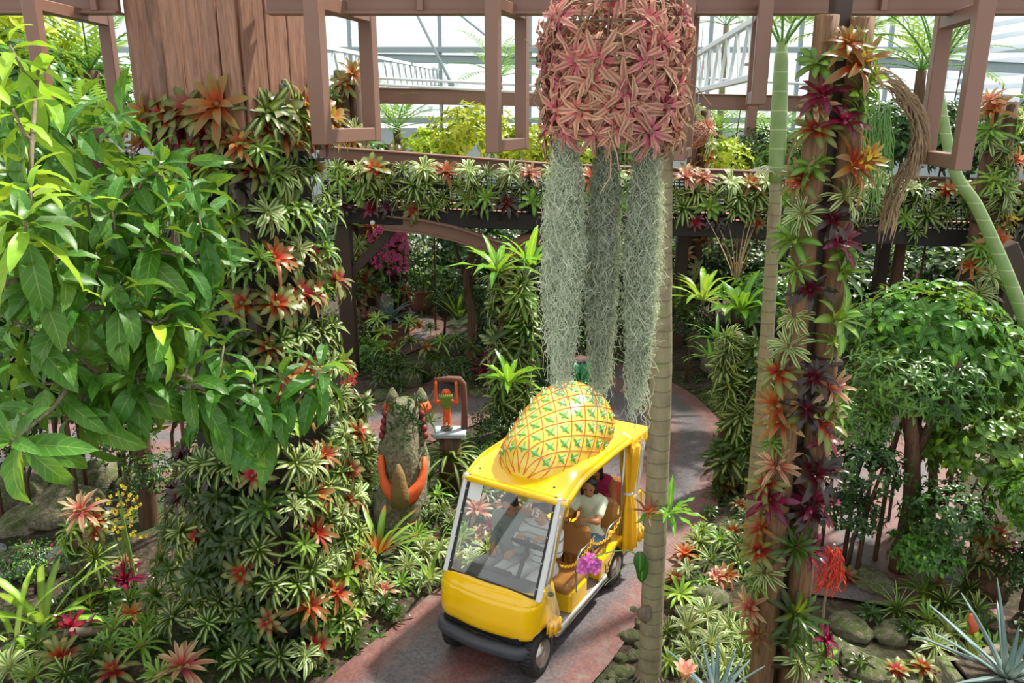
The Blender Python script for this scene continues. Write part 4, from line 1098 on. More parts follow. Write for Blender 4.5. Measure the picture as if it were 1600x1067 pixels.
# ================================================================ people in the cart
def cap(mb, a, b, ra, rb, n=10, sx=1.0):
    a, b = Vector(a), Vector(b); d = (b - a); L = d.length; d.normalize()
    pts, rr = [], []
    for k in range(4): th = PI / 2 * (1 - k / 4) * .96; pts.append(a - d * ra * math.sin(th)); rr.append(ra * math.cos(th))
    for k in range(4): pts.append(lerp(a, b, k / 3)); rr.append(lerp(ra, rb, k / 3))
    for k in range(1, 5): th = PI / 2 * k / 4 * .96; pts.append(b + d * rb * math.sin(th)); rr.append(rb * math.cos(th))
    mb.tube(pts, rr, n)
def remesh(mb, name, mat, vox=.013, extra=None):
    o = bpy.data.objects.new('tmp', mb.mesh('tmp', mat)); C.objects.link(o)
    r_ = o.modifiers.new('r', 'REMESH'); r_.mode = 'VOXEL'; r_.voxel_size = vox
    s_ = o.modifiers.new('s', 'SMOOTH'); s_.iterations = 3; s_.factor = .5
    me = eval_mesh(o); bpy.data.objects.remove(o)
    if extra:
        bm = bmesh.new(); bm.from_mesh(me); t2 = extra.mesh('x', mat); bm.from_mesh(t2); bm.to_mesh(me); bm.free()
    me.name = name; me.polygons.foreach_set('use_smooth', [True] * len(me.polygons))
    if not me.materials: me.materials.append(mat)
    return me
def hand(mb, wr, d, pn, s=1):
    """palm, four unequal curled fingers and a thumb; d: along the fingers, pn: palm side"""
    d = Vector(d).normalized(); pn = Vector(pn); pn = (pn - d * pn.dot(d)).normalized(); sd = d.cross(pn) * s
    for k, L in enumerate((.066, .075, .07, .055)):
        b = Vector(wr) + d * .075 + sd * (.028 - k * .019)
        mb.tube([b - d * .03, b, b + d * L * .45 + pn * L * .12, b + d * L * .68 + pn * L * .5, b + d * L * .6 + pn * L * .9], [.0095, .0095, .009, .008, .006], 6)
    b = Vector(wr) + d * .03 + sd * .034
    mb.tube([b - sd * .02, b + sd * .02 + d * .02 + pn * .01, b + sd * .03 + d * .045 + pn * .025, b + sd * .026 + d * .065 + pn * .035], [.012, .011, .0095, .007], 6)
def person(label, J, skin, top, topm, bottom, botm, shoe, hairm, hair='short', sleeves=1.0, legs=1.0, look=(1, 0, -.1), girl=False, over=None):
    P = {k: Vector(v) for k, v in J.items()}
    root = thing('person', label, 'person', CW(P['pelvis'].x, P['pelvis'].y, 0), CA, 'people riding in the cart')
    off = Vector((P['pelvis'].x, P['pelvis'].y, 0))
    P = {k: v - off for k, v in P.items()}
    k_ = .88 if girl else 1.0
    sh = P['chest'] + V(0, 0, .09)
    fw = Vector(look).normalized(); sd = Vector((0, 0, 1)).cross(fw).normalized(); up = fw.cross(sd)
    HM = Matrix((fw, sd, up)).transposed()
    b = MB()
    cap(b, P['pelvis'] + V(0, .06, 0), P['pelvis'] - V(0, .06, 0), .115 * k_, .115 * k_)
    cap(b, P['pelvis'], P['chest'], .115 * k_, .13 * k_); cap(b, P['shL'] * .75 + P['shR'] * .25, P['shR'] * .75 + P['shL'] * .25, .085 * k_, .085 * k_)
    cap(b, P['chest'] + V(0, .05, .02), P['chest'] - V(0, .05, -.02), .115 * k_, .115 * k_)
    cap(b, sh, P['head'] - V(0, 0, .05), .058 * k_, .05 * k_)
    for s in 'LR':
        cap(b, P['sh' + s], P['el' + s], .055 * k_, .042 * k_); cap(b, P['el' + s], P['wr' + s], .042 * k_, .029 * k_)
        d = Vector(P['hd' + s]) - P['wr' + s]; d.normalize()
        cap(b, P['wr' + s], P['wr' + s] + d * .07, .03, .034)
        cap(b, P['hip' + s], P['kn' + s], .088 * k_, .062 * k_); cap(b, P['kn' + s], P['an' + s], .06 * k_, .038 * k_)
        cap(b, P['an' + s] - V(0, 0, .03), P['an' + s] + V(.14, 0, -.05), .04, .032)
    h = P['head']
    b.ball(h + HM @ V(-.008, 0, .02), (.092, .075, .098), 16, 12, M=HM); b.ball(h + HM @ V(.022, 0, -.05), (.062, .054, .06), 12, 9, M=HM)
    cap(b, h + HM @ V(.085, 0, .015), h + HM @ V(.102, 0, -.02), .011, .014)
    for s in (-1, 1): b.ball(h + HM @ V(-.01, s * .074, -.005), (.018, .011, .028), 8, 6, M=HM)
    cap(b, h + HM @ V(.078, .018, -.058), h + HM @ V(.078, -.018, -.058), .011, .011)
    ex = MB()
    for s, g in (('L', 1), ('R', -1)):
        d = (P['hd' + s] - P['wr' + s]).normalized(); hand(ex, P['wr' + s], d, J.get('palm', (0, 0, -1)), -g)
    me = remesh(b, 'body', skin, .0125, ex)
    body = link('body', me, root)
    dk = M['dash']; ey = MB()
    for s in (-1, 1): ey.ball(h + HM @ V(.078, s * .03, .012), (.008, .014, .008), 8, 5, M=HM)
    ey.build('eyes', M['black_plastic'], root, True)
    MB().ball(h + HM @ V(.088, 0, -.058), (.006, .024, .007), 8, 5, M=HM).build('mouth', plain('lips', '#a2544c', .5), root, True)
    hb = MB(); hb.ball(h + HM @ V(-.022, 0, .042), (.098, .088, .09), 14, 10, M=HM, lump=.12)
    for s in (-1, 1): cap(hb, h + HM @ V(.0, s * .075, .06), h + HM @ V(-.03, s * .075, .0 if hair == 'short' else -.12), .024, .026)
    if hair == 'long':
        cap(hb, h + HM @ V(-.07, 0, .0), h + HM @ V(-.09, .0, -.2), .07, .06); cap(hb, h + HM @ V(-.05, .05, 0), h + HM @ V(-.04, .08, -.2), .035, .03); cap(hb, h + HM @ V(-.05, -.05, 0), h + HM @ V(-.04, -.08, -.2), .035, .03)
    link('hair', remesh(hb, 'hair', hairm, .014), root)
    def shirt(extra, mat, nm, slv, low=.0, open_=0):
        c = MB()
        cap(c, P['pelvis'] + V(0, .06, low), P['pelvis'] + V(0, -.06, low), .118 * k_ + extra, .118 * k_ + extra)
        cap(c, P['pelvis'] + V(0, 0, low), P['chest'], .118 * k_ + extra, .13 * k_ + extra); cap(c, P['shL'] * .78 + P['shR'] * .22, P['shR'] * .78 + P['shL'] * .22, .085 * k_ + extra, .085 * k_ + extra)
        cap(c, P['chest'] + V(0, .055, .02), P['chest'] - V(0, .055, -.02), .116 * k_ + extra, .116 * k_ + extra)
        for s in 'LR':
            if slv > 0:
                cap(c, lerp(P['sh' + 'L' if s == 'L' else 'shR'], P['chest'], .15), P['sh' + s], .07 * k_ + extra, .062 * k_ + extra)
                cap(c, P['sh' + s], lerp(P['sh' + s], P['el' + s], min(1, slv)), .06 * k_ + extra, .052 * k_ + extra)
            if slv > 1: cap(c, P['el' + s], lerp(P['el' + s], P['wr' + s], slv - 1), .052 * k_ + extra, .04 * k_ + extra)
        return link(nm, remesh(c, nm, mat, .014), root)
    if over: shirt(.004, over, 'undershirt', .5); shirt(.016, topm, top, sleeves)
    else: shirt(.01, topm, top, sleeves)
    c = MB(); e = .01
    cap(c, P['pelvis'] + V(0, .06, -.01), P['pelvis'] - V(0, .06, .01), .122 * k_ + e, .122 * k_ + e)
    for s in 'LR':
        cap(c, P['hip' + s], lerp(P['hip' + s], P['kn' + s], min(1, legs)), .092 * k_ + e, lerp(.092, .068, min(1, legs)) * k_ + e)
        if legs > 1: cap(c, P['kn' + s], lerp(P['kn' + s], P['an' + s], legs - 1), .068 * k_ + e, .052 * k_ + e)
    link(bottom, remesh(c, bottom, botm, .014), root)
    for s in 'LR':
        c = MB(); cap(c, P['an' + s] + V(-.03, 0, -.045), P['an' + s] + V(.15, 0, -.055), .05, .042); c.box(P['an' + s] + V(.06, 0, -.09), (.26, .085, .02), bev=.006)
        c.build('shoe', shoe, root, True)
    return root, P, HM
sk1 = plain('skin_light', '#c99a7c', .5, var=.05); sk2 = plain('skin_tan', '#a8714f', .5, var=.05)
hr = plain('black_hair', '#17120f', .4, var=.25, scale=40)
def sit(x, y, z=.68, hx=0.0, hz=1.36, spread=.1, w_=.17, fx=.42, kz=.74, kx=.3, foot=.36):
    return dict(pelvis=(x, y, z), chest=(x - .05 + hx * .5, y, z + .36), head=(x + hx, y, hz), shL=(x - .04 + hx * .6, y + w_, z + .44), shR=(x - .04 + hx * .6, y - w_, z + .44),
                hipL=(x + .03, y + .085, z - .01), hipR=(x + .03, y - .085, z - .01), knL=(x + kx + .12, y + spread, kz), knR=(x + kx + .12, y - spread, kz), anL=(x + fx, y + spread * .9, foot), anR=(x + fx, y - spread * .9, foot))
t = NT('striped_shirt'); co = t.sep(t.coord()); k_ = t.math('GREATER_THAN', t.math('SINE', t.math('MULTIPLY', co[2], 85)), .8)
t.pbr(t.mix(k_, srgb('#dfe3e6'), srgb('#8b949e')), .8); M['striped_shirt'] = t.m
J = sit(.0, -.3, z=.62, hz=1.26, hx=.06, kx=.36, fx=.55, kz=.73, spread=.13)
J.update(elL=(-.01, -.06, .84), elR=(-.03, -.5, .86), wrL=(.19, -.16, .82), wrR=(.21, -.4, .83), hdL=(.34, -.2, .81), hdR=(.34, -.34, .81))
person('passenger in a grey jacket and pale trousers, hands resting on the lap', J, sk1, 'jacket', plain('grey_jacket', '#8d979b', .85), 'trousers', plain('pale_trousers', '#c9ccd0', .85), plain('dark_shoe', '#2b2725', .5), hr, sleeves=1.75, legs=1.95, over=plain('navy_shirt', '#26303d', .85), look=(1, .1, -.25))
J = sit(.05, .09, z=.64, hz=1.3, hx=.04, kx=.36, fx=.55, kz=.73, spread=.12)
J.update(elL=(.19, .34, .96), elR=(.19, -.12, .96), wrL=(.31, .26, 1.14), wrR=(.32, .0, 1.11), hdL=(.41, .24, 1.2), hdR=(.43, .04, 1.18))
person('driver in a pale striped shirt with both hands on the steering wheel', J, sk1, 'shirt', M['striped_shirt'], 'trousers', plain('white_trousers', '#d6d8da', .85), bpy.data.materials['dark_shoe'], hr, sleeves=1.3, legs=1.95, look=(1, 0, -.12))
J = sit(-.76, .26, hz=1.29, hx=.06, w_=.14, kx=.22, fx=.3, kz=.69, spread=.08)
J.update(elL=(-.55, .44, .98), elR=(-.56, .1, .98), wrL=(-.4, .36, 1.06), wrR=(-.4, .16, 1.06), hdL=(-.3, .34, 1.08), hdR=(-.3, .18, 1.08))
person('smiling girl in a pale mint tee and denim shorts, holding the front backrest', J, sk2, 'tee', plain('mint_tee', '#dbe6cf', .85), 'shorts', plain('denim', '#5f7d9c', .9, var=.2), plain('pale_shoe', '#bfb8ac', .6), hr, 'long', .62, .45, look=(1, .35, -.15), girl=True)
J = sit(-1.3, .14, hz=1.27, hx=.2, z=.69, w_=.16, kx=.1, fx=.06, kz=.64, spread=.12)
J.update(elL=(-1.03, .42, 1.0), elR=(-1.03, -.12, 1.0), wrL=(-.93, .22, 1.075), wrR=(-.92, .1, 1.1), hdL=(-.9, .1, 1.075), hdR=(-.88, .24, 1.1))
person('woman in a magenta vest leaning folded arms on the rear backrest', J, sk2, 'vest', plain('magenta_vest', '#a81e5c', .8), 'trousers', plain('white_jeans', '#d9d6d2', .85), bpy.data.materials['dark_shoe'], hr, 'long', 0, 1.9, look=(1, .25, -.2))
# ================================================================ palms, moss basket, big-leaved tree, shrubs and ferns
LM['mango'] = leafmat('leaf_big', '#477c26', '#98b85a', None, rough=.42, trans=.26, vein=7, mw=.0, soft=.001, var=.3)
LM['sunlit_leaf'] = leafmat('leaf_sunlit', '#a3cf3a', '#cfe07a', None, rough=.42, trans=.42, vein=7, mw=.0, soft=.001, var=.2)  # yellow-green copy of the big leaf, with sunlight put into its colour
LM['shrub'] = leafmat('leaf_shrub', '#437428', '#7aa04c', None, rough=.3, trans=.28, mw=.05, soft=.04)
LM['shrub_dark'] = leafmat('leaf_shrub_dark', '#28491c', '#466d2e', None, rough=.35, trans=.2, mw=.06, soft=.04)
LM['shrub_gold'] = leafmat('leaf_shrub_gold', '#c2d42c', '#dde66a', None, rough=.4, trans=.4, mw=.06, soft=.05)
LM['fern'] = leafmat('leaf_fern', '#5c9a3a', '#8fbf55', None, rough=.5, trans=.35, mw=.1)
LM['palm'] = leafmat('leaf_palm', '#5d9146', '#7fa85a', None, rough=.4, trans=.3, mw=.1)
LM['dead'] = leafmat('leaf_dead', '#8f7658', '#b29a78', None, rough=.8, trans=.1, mw=.2)
LM['nest'] = leafmat('leaf_nest', '#6fb02e', '#b6d465', None, rough=.3, trans=.4, mw=.06, soft=.04)
M['bark'] = woodmat('grey_bark', '#5c5042', '#948470', (5, 5, .8), .85)
M['twig'] = plain('twig', '#8b7f68', .8, var=.2)
M['stem_green'] = plain('stem_green', '#7c9a4a', .5, var=.15)
t = NT('ringed_trunk'); co = t.coord(); z = t.sep(co)[2]
n_ = t.noise(5, 4, co); n2 = t.noise(40, 3, t.mapping(co, (1, 1, .2)))
zz = t.math('ADD', t.math('MULTIPLY', z, 7.5), t.math('MULTIPLY', n_, .5))
ring = t.math('LESS_THAN', t.math('FRACT', zz), .12)
col = t.ramp(n_, [(.3, srgb('#5a5138')), (.5, srgb('#857a5c')), (.7, srgb('#6f7a45'))])
col = t.mix(t.math('MULTIPLY', n2, .5), col, srgb('#a59a80')); col = t.mix(t.math('MULTIPLY', ring, .45), col, srgb('#4a4332'))
t.pbr(col, .8, 0, t.bump(t.math('SUBTRACT', n2, ring), .5, .02)); M['ringed'] = t.m
t = NT('green_cane'); co = t.coord(); z = t.sep(co)[2]; ring = t.math('LESS_THAN', t.math('FRACT', t.math('MULTIPLY', z, 5.2)), .07)
t.pbr(t.mix(t.math('MULTIPLY', ring, .3), t.mix(t.noise(6, 3, co), srgb('#5f7f42'), srgb('#8fa56e')), srgb('#d9dcb8')), .4); M['cane'] = t.m

def trunk(mb, pts, rad, n=14, rough=.03, seed=0):
    P_ = smooth_line3(pts, 8); k = len(P_); mb.tube(P_, [lerp(rad[0], rad[-1], i / (k - 1)) * (1 + rough * noise.noise(Vector((i * .9, seed, 0)))) for i in range(k)], n)
    return P_
def smooth_line3(p, k=6):
    p = [Vector(q) for q in p]; out = []
    for i in range(len(p) - 1):
        p0, p1, p2, p3 = p[max(i - 1, 0)], p[i], p[i + 1], p[min(i + 2, len(p) - 1)]
        for j in range(k):
            t = j / k
            out.append(.5 * ((2 * p1) + (p2 - p0) * t + (2 * p0 - 5 * p1 + 4 * p2 - p3) * t * t + (3 * p1 - p0 - 3 * p2 + p3) * t ** 3))
    return out + [p[-1]]
def frond(mb, base, az, L, e0, bend, npin=22, pl=.35, pw=.03, m=0, stem=.014, droop=.6, vee=.4):
    """pinnate frond: rachis with leaflets on both sides"""
    p = Vector(base); pts = [p.copy()]; h = Vector((math.cos(az), math.sin(az), 0)); S = npin
    side = Vector((-math.sin(az), math.cos(az), 0))
    for i in range(1, S + 1):
        e = e0 - bend * (i / S) ** 1.3
        d = h * math.cos(e) + Vector((0, 0, math.sin(e))); p = p + d * (L / S); pts.append(p.copy())
        f = i / S
        if f < .12: continue
        l = pl * math.sin(PI * min(1, .15 + f * .82)) ** .7
        nn = d.cross(side); 
        if nn.z < 0: nn = -nn
        for s in (-1, 1):
            dd = (side * s * 1.0 + d * .7 + nn * vee).normalized(); wv = d.cross(dd).normalized().cross(dd)
            b = len(mb.v); wd_ = wv * (pw / 2)
            q1 = p + dd * (l * .5) + wd_ - Vector((0, 0, droop * l * .1)); q2 = p + dd * (l * .5) - wd_ - Vector((0, 0, droop * l * .1)); q3 = p + dd * l - Vector((0, 0, droop * l * .45))
            mb.v += [p, q1, q2, q3]; mb.face([b, b + 1, b + 2], m, [(.5, 0), (0, .5), (1, .5)]); mb.face([b + 1, b + 3, b + 2], m, [(0, .5), (.5, 1), (1, .5)])
    mb.tube(pts[::2] + ([pts[-1]] if len(pts) % 2 == 0 else []), [stem * (1 - .8 * i / (len(pts) / 2)) for i in range(len(pts[::2]) + (1 if len(pts) % 2 == 0 else 0))], 5, m)
    return pts

# ---- ringed palm by the cart
b0 = G(1014, 1057, 0)
PALM = thing('ringed_palm', 'ringed grey-green palm trunk standing right beside the cart', 'palm', b0)
top = at(1036, 215, b0.y + .1) - b0
mid = at(1031, 640, b0.y + .05) - b0
mb = MB(); trunk(mb, [(0, 0, -.1), (0, 0, .25), mid, lerp(mid, top, .5), top, top * 1.35], [.118, .07], 16, .04)
mb.build('trunk', M['ringed'], PALM, True)
mb = MB(); rk = random.Random(3)
for k in range(16):
    a = k * 2 * PI / 16; mb.tube([(math.cos(a) * .09, math.sin(a) * .09, .05), (math.cos(a) * .17, math.sin(a) * .17, -.06)], [.02, .008], 5)
mb.build('root_flare', M['bark'], PALM)
cr = top * 1.35
for k in range(7):
    mb = MB(); frond(mb, cr, k * 2 * PI / 7 + .3, 1.9, 1.1, 1.5, 24, .5, .035); mb.build('frond', LM['palm'], PALM)
# ---- slim palm
b1 = G(1172, 868, .05)
P2 = thing('slim_palm', 'slim palm with pale green crownshaft rising past the bridge', 'palm', b1)
t1, t2, t3 = at(1196, 560, b1.y + .05) - b1, at(1213, 285, b1.y + .1) - b1, at(1222, 60, b1.y + .1) - b1
mb = MB(); trunk(mb, [(0, 0, -.1), t1 * .5, t1, t2], [.1, .066], 14, .03, 2); mb.build('trunk', M['ringed'], P2, True)
mb = MB(); mb.tube([t2, lerp(t2, t3, .1), lerp(t2, t3, .5), lerp(t2, t3, .85), t3], [.072, .09, .085, .07, .045], 14); mb.build('crownshaft', M['cane'], P2, True)
for k, (az, e0) in enumerate(((.3, 1.25), (1.3, 1.1), (2.4, 1.25), (3.4, 1.0), (4.3, 1.1), (5.2, .9), (6.0, 1.3), (.9, .75))):
    mb = MB(); frond(mb, lerp(t2, t3, .93), az, 2.0, e0, 1.5, 24, .5, .03); mb.build('frond', LM['palm'], P2)
mb = MB()
for k in range(14):
    a = rnd(0, 6.28); p = t2 + V(0, 0, .12); d = V(math.cos(a), math.sin(a), .2); q = p + d * rnd(.15, .35) + V(0, 0, -.05)
    mb.tube([p, lerp(p, q, .5) + V(0, 0, .05), q], [.008, .006, .003], 5)
    for j in range(9):
        r_ = lerp(p, q, .35 + j * .07); mb.tube([r_, r_ + V(rnd(-.06, .06), rnd(-.06, .06), rnd(-.07, .05))], [.005, .002], 4)
mb.build('flower_spray', plain('pale_spray', '#c9cfae', .7), P2)
mb = MB(); mb.leaf(Matrix.Translation(lerp(t2, t3, .0) + V(.08, -.05, -.05)) @ Matrix.Rotation(-1.2, 4, 'Y'), .7, .1, .4, .5, 'lance', 6, .5); mb.build('dry_sheath', LM['dead'], P2)
# ---- leaning green palm
q0, q1, q2, q3 = at(1640, 620, 9.2), at(1590, 470, 9.2), at(1530, 330, 9.25), at(1490, 262, 9.3)
b2 = Vector((q0.x + .35, 9.2, 0)); P3 = thing('leaning_palm', 'slim bright green palm stem leaning past the hanging frame', 'palm', b2)
q4 = at(1462, 120, 9.4)
mb = MB(); trunk(mb, [Vector((0, 0, -.1)), Vector((-.05, 0, .9)), q0 - b2, q1 - b2, q2 - b2, q3 - b2, q4 - b2], [.1, .055], 12, .0, 5); mb.build('stem', M['cane'], P3, True)
for k, (az, e0) in enumerate(((.4, 1.3), (1.6, 1.2), (2.7, 1.1), (3.6, 1.2), (4.6, .9), (5.6, 1.2))):
    mb = MB(); frond(mb, q4 - b2, az, 1.8, e0, 1.1, 22, .42, .028); mb.build('frond', LM['palm'], P3)
# dead frond hooked beside the log posts
h0 = at(1362, 128, 6.9); hf = thing('dead_frond', 'curled dry brown palm frond hanging beside the log posts', 'frond', h0)
mb = MB()
arcp = [at(*q, 6.9) - h0 for q in ((1340, 140), (1375, 122), (1415, 150), (1436, 190), (1432, 235), (1405, 285), (1392, 330))]
PL_ = smooth_line3(arcp, 8); mb.tube(PL_, [.022 * (1 - i / len(PL_)) + .004 for i in range(len(PL_))], 6)
for i in range(4, len(PL_) - 1):
    for j in range(6):
        d = (PL_[i + 1] - PL_[i - 1]).normalized(); a = Vector((rnd(-1, 1), rnd(-1, 1), rnd(-1, 1)))
        a = (a - d * a.dot(d)).normalized(); q = PL_[i] + a * .02; l = rnd(.1, .25); mb.tube([q, q + d * l * .5 + a * .05 - V(0, 0, .02), q + d * l + a * .04 - V(0, 0, .14 * l / .4)], [.007, .006, .002], 3)
mb.build('frond', LM['dead'], hf)
mb = MB(); hang = at(1400, 235, 6.95) - h0
for k in range(90):
    s_ = arcp[0] + V(rnd(.05, .3), rnd(-.05, .05), rnd(-.35, -.1)); e_ = s_ + V(rnd(-.03, .15), rnd(-.05, .05), -rnd(.3, .75)); mb.tube([s_, lerp(s_, e_, .5) + V(rnd(-.05, .05), rnd(-.03, .03), 0), e_], [.005, .004, .002], 3)
mb.build('dry_leaflets', LM['palm'], hf, kind='stuff')

# ---- pink basket and its moss columns
BYY = 3.75
bc = at(960, 108, BYY); BW = .29; top_z = at(960, -15, BYY).z; bot_z = at(960, 205, BYY).z
BK_ = thing('hanging_basket', 'domed wire basket hanging from the beam, covered in pink star plants', 'basket', (bc.x, bc.y, bot_z))
hh = top_z - bot_z
mb = MB()
def bprof(f): return BW * (.93 + .07 * math.sin(f * PI)) * (1 if f < .7 else math.sqrt(max(.02, 1 - ((f - .7) / .42) ** 2)))
for k in range(9):
    f = k / 8; r = bprof(f); mb.tube([(math.cos(a) * r, math.sin(a) * r, f * hh) for a in [i * 2 * PI / 24 for i in range(24)]], .004, 4, closed=True)
for k in range(14):
    a = k * 2 * PI / 14; mb.tube([(math.cos(a) * bprof(f), math.sin(a) * bprof(f), f * hh) for f in [i / 8 for i in range(9)]], .004, 4)
for k in range(6):
    a = k * PI / 6; mb.tube([(math.cos(a) * BW * .93, math.sin(a) * BW * .93, 0), (-math.cos(a) * BW * .93, -math.sin(a) * BW * .93, 0)], .004, 4)
mb.build('wire_cage', plain('rusty_wire', '#5f4a3a', .7, var=.2), BK_)
beamz = ob.location.z
MB().tube([(0, 0, hh * .97), (0, 0, hh + 1.2)], .005, 5).build('hanger', M['grey_steel'], BK_)
mb = MB(); rr_ = random.Random(5)
for k in range(260):
    a = rr_.uniform(0, 6.28); f = rr_.uniform(.05, .95); r = bprof(f) * rr_.uniform(.7, 1.0); p = V(math.cos(a) * r, math.sin(a) * r, f * hh)
    pts = [p]
    for j in range(4): pts.append(pts[-1] + V(rr_.uniform(-.06, .06), rr_.uniform(-.06, .06), rr_.uniform(-.09, .03)))
    mb.tube(pts, [.005, .005, .004, .003, .002], 4)
mb.build('dry_roots', LM['dead'], BK_, kind='stuff')
star = [rosette(700 + s, n=17, L=.19, W=.024, prof='lance', lo=-.3, hi=.9, bend=1.5, fold=.35, seg=7, wave=.18).mesh('star_plant', LM['starpink']) for s in range(4)]
random.seed(21); SP = []
for row, f in enumerate((.03, .17, .32, .47, .62, .78, .93)):
    n = (14, 13, 13, 12, 11, 8, 4)[row]
    for k in range(n):
        a = -PI / 2 + (k + (row % 2) * .5) * 2 * PI / n + rnd(-.12, .12); r = bprof(f) * .98
        if f > .6 and f < .9 and abs(((a + PI / 2 + PI) % (2 * PI)) - PI + .2) < .45: continue
        pos = Vector((bc.x + math.cos(a) * r, bc.y + math.sin(a) * r, bot_z + f * hh + rnd(-.02, .02)))
        o = link('star_plant', random.choice(star), M=frame(pos, (math.cos(a), math.sin(a), -.1 + max(0, f - .6) * 2.4), rnd(0, 6), rnd(.75, 1.2)), color=tint(.16))
        SP.append((o, row, a))
for row in range(7):
    L_ = sorted([s for s in SP if s[1] == row], key=lambda s: (s[2] + PI / 2) % (2 * PI))
    for i, s in enumerate(L_):
        tag(s[0], f"pink star plant in the hanging basket's {('lowest', 'second', 'third', 'fourth', 'fifth', 'sixth', 'topmost')[row]} ring, {ordw(i)} rightwards from its front", 'plant', 'pink star plants on the hanging basket')
LM['moss'] = leafmat('leaf_moss', '#aab5a2', '#c0c9b6', None, trans=.3, rough=.8, mw=.2, obj=False)
def moss_column(px, ytop, yend, w0, Y, n, lab, tail=0):
    a, b = at(px, ytop, Y), at(px, yend, Y); L_ = a.z - b.z
    o = thing('moss_column', lab, 'moss', a, group='grey moss columns under the hanging basket')
    MB().tube([(0, 0, .08), (.004, 0, -L_ * .25), (.0, 0, -L_ * .6), (0, 0, -L_ * .8)], [w0 * .52, w0 * .55, w0 * .3, .004], 9).build('root_core', plain('moss_core', '#5a5444', .9, var=.25), o, True)
    mb = MB(); rg = random.Random(px)
    for k in range(n):
        az = rg.uniform(0, 6.283); f0 = -.02 + .9 * rg.random() ** 1.3; wv = w0 * (.5 + .75 * sst(-.02, .35, f0)) * (1 - .45 * sst(.55, .95, f0))
        r = wv * (rg.uniform(.3, 1) ** .5) * rg.choice((1, 1, 1, 1, 1.1, 1.3)); p = V(math.cos(az) * r, math.sin(az) * r, -f0 * L_)
        seg = 11; l = rg.uniform(.06, .2) if f0 < .8 else rg.uniform(.1, .34)
        ph, sp, am = rg.uniform(0, 6), rg.uniform(.7, 1.7) * rg.choice((-1, 1)), rg.uniform(.008, .03)
        b0_ = len(mb.v); c = p.copy(); hw = rg.uniform(.0010, .0019)
        for j in range(seg + 1):
            q = c + V(math.cos(ph + j * sp) * am, math.sin(ph + j * sp) * am, math.sin(ph * 2 + j * 1.3) * am * 1.1)
            ta = az + ph + j * .7
            mb.v += [q + V(math.cos(ta) * hw, math.sin(ta) * hw, 0), q - V(math.cos(ta) * hw, math.sin(ta) * hw, hw)]
            c = c + V(rg.uniform(-.012, .012) - math.cos(az) * .002, rg.uniform(-.012, .012), -l / seg)
            if j: mb.face([b0_ + 2 * j - 2, b0_ + 2 * j - 1, b0_ + 2 * j + 1, b0_ + 2 * j])
    for k in range(tail):
        c = V(rg.uniform(-.04, .04), rg.uniform(-.04, .04), -L_ * rg.uniform(.85, .98)); ph = rg.uniform(0, 6); b0_ = len(mb.v); l = rg.uniform(.15, .36)
        for j in range(13):
            q = c + V(math.cos(ph + j * 1.4) * .016, math.sin(ph + j * 1.1) * .016, 0); mb.v += [q + V(.0016, 0, 0), q - V(.0016, .0, .001)]; c = c + V(rg.uniform(-.006, .006), 0, -l / 12)
            if j: mb.face([b0_ + 2 * j - 2, b0_ + 2 * j - 1, b0_ + 2 * j + 1, b0_ + 2 * j])
    mb.build('moss_strands', LM['moss'], o, kind='stuff')
moss_column(884, 205, 565, .066, 3.72, 4200, 'long grey moss column hanging above the pineapple, the thickest of three', 12)
moss_column(949, 205, 585, .05, 3.8, 3400, 'middle grey moss column hanging over the pineapple crown', 14)
moss_column(1013, 200, 600, .056, 3.72, 3700, 'grey moss column hanging against the ringed palm, ending in a thin tail', 26)

# ---- big-leaved tree in the near corner
random.seed(33)
BT = thing('broadleaf_tree', 'tree of big drooping glossy leaves spreading in front of the pillar', 'tree', (-5.2, 4.2, 0))
B0 = BT.location.copy()
lf_v = []
for s in range(7):
    lf_v.append(MB().leaf(Matrix.Identity(4), .26, .078 * rnd(.85, 1.2), rnd(.2, .5), rnd(.7, 1.5), 'lance', 8, .4, 0, .05, rnd(-.4, .4)).mesh('leaf', LM['mango']))
lit_v = [MB().leaf(Matrix.Identity(4), .24, .066 * rnd(.85, 1.2), rnd(.2, .5), rnd(.5, 1.2), 'lance', 8, .4, 0, .05).mesh('leaf', LM['sunlit_leaf']) for s in range(4)]
#            px   py   Y    n  size sunlit-share tipdir(px,py offset)
CL = """50,120,4.6,9,.9,.8;15,70,4.4,9,1.1,1;20,170,4.2,8,1.0,.8;50,262,4.1,14,1.05,.7;10,330,3.9,9,1.1,.9;48,300,3.9,12,1.0,.9;135,285,4.2,13,1.0,.35;225,255,4.5,14,.95,.0;250,235,4.6,10,.95,.1;300,262,4.7,13,1.0,.1;240,318,4.4,13,1.0,.0;310,312,4.6,10,.95,.0;175,330,4.2,12,1.0,.1;40,345,3.7,14,1.1,.6;90,400,3.9,12,1.0,.2;150,395,4.1,12,1.0,.0;215,390,4.3,14,1.0,.0;285,400,4.5,14,1.0,.0;345,375,4.7,9,.9,.1;60,430,3.8,8,1.0,.2;180,450,4.1,12,1.0,.0;120,455,4.0,9,1.0,.1;275,470,4.4,12,1.0,.0;245,505,4.2,16,1.05,.15;330,450,4.6,9,.9,.0;20,500,3.9,8,1.0,.0;90,540,4.0,9,1.0,.0;170,560,4.2,9,1.0,.0;215,590,4.15,14,1.1,.0;150,610,4.1,11,1.1,.0;290,585,4.3,14,1.05,.1;340,600,4.4,13,1.05,.05;395,600,4.5,12,1.05,.1;440,590,4.6,12,1.0,.1;500,575,4.7,14,1.05,.1;410,650,4.5,9,1.1,.0;20,690,3.6,16,1.15,.3;60,600,4.0,9,1.0,.0;100,650,4.1,8,1.0,.0;350,540,4.6,8,.9,.0;310,640,4.4,9,1.1,.0"""
nleaf = 0
br = MB(); joints = {}
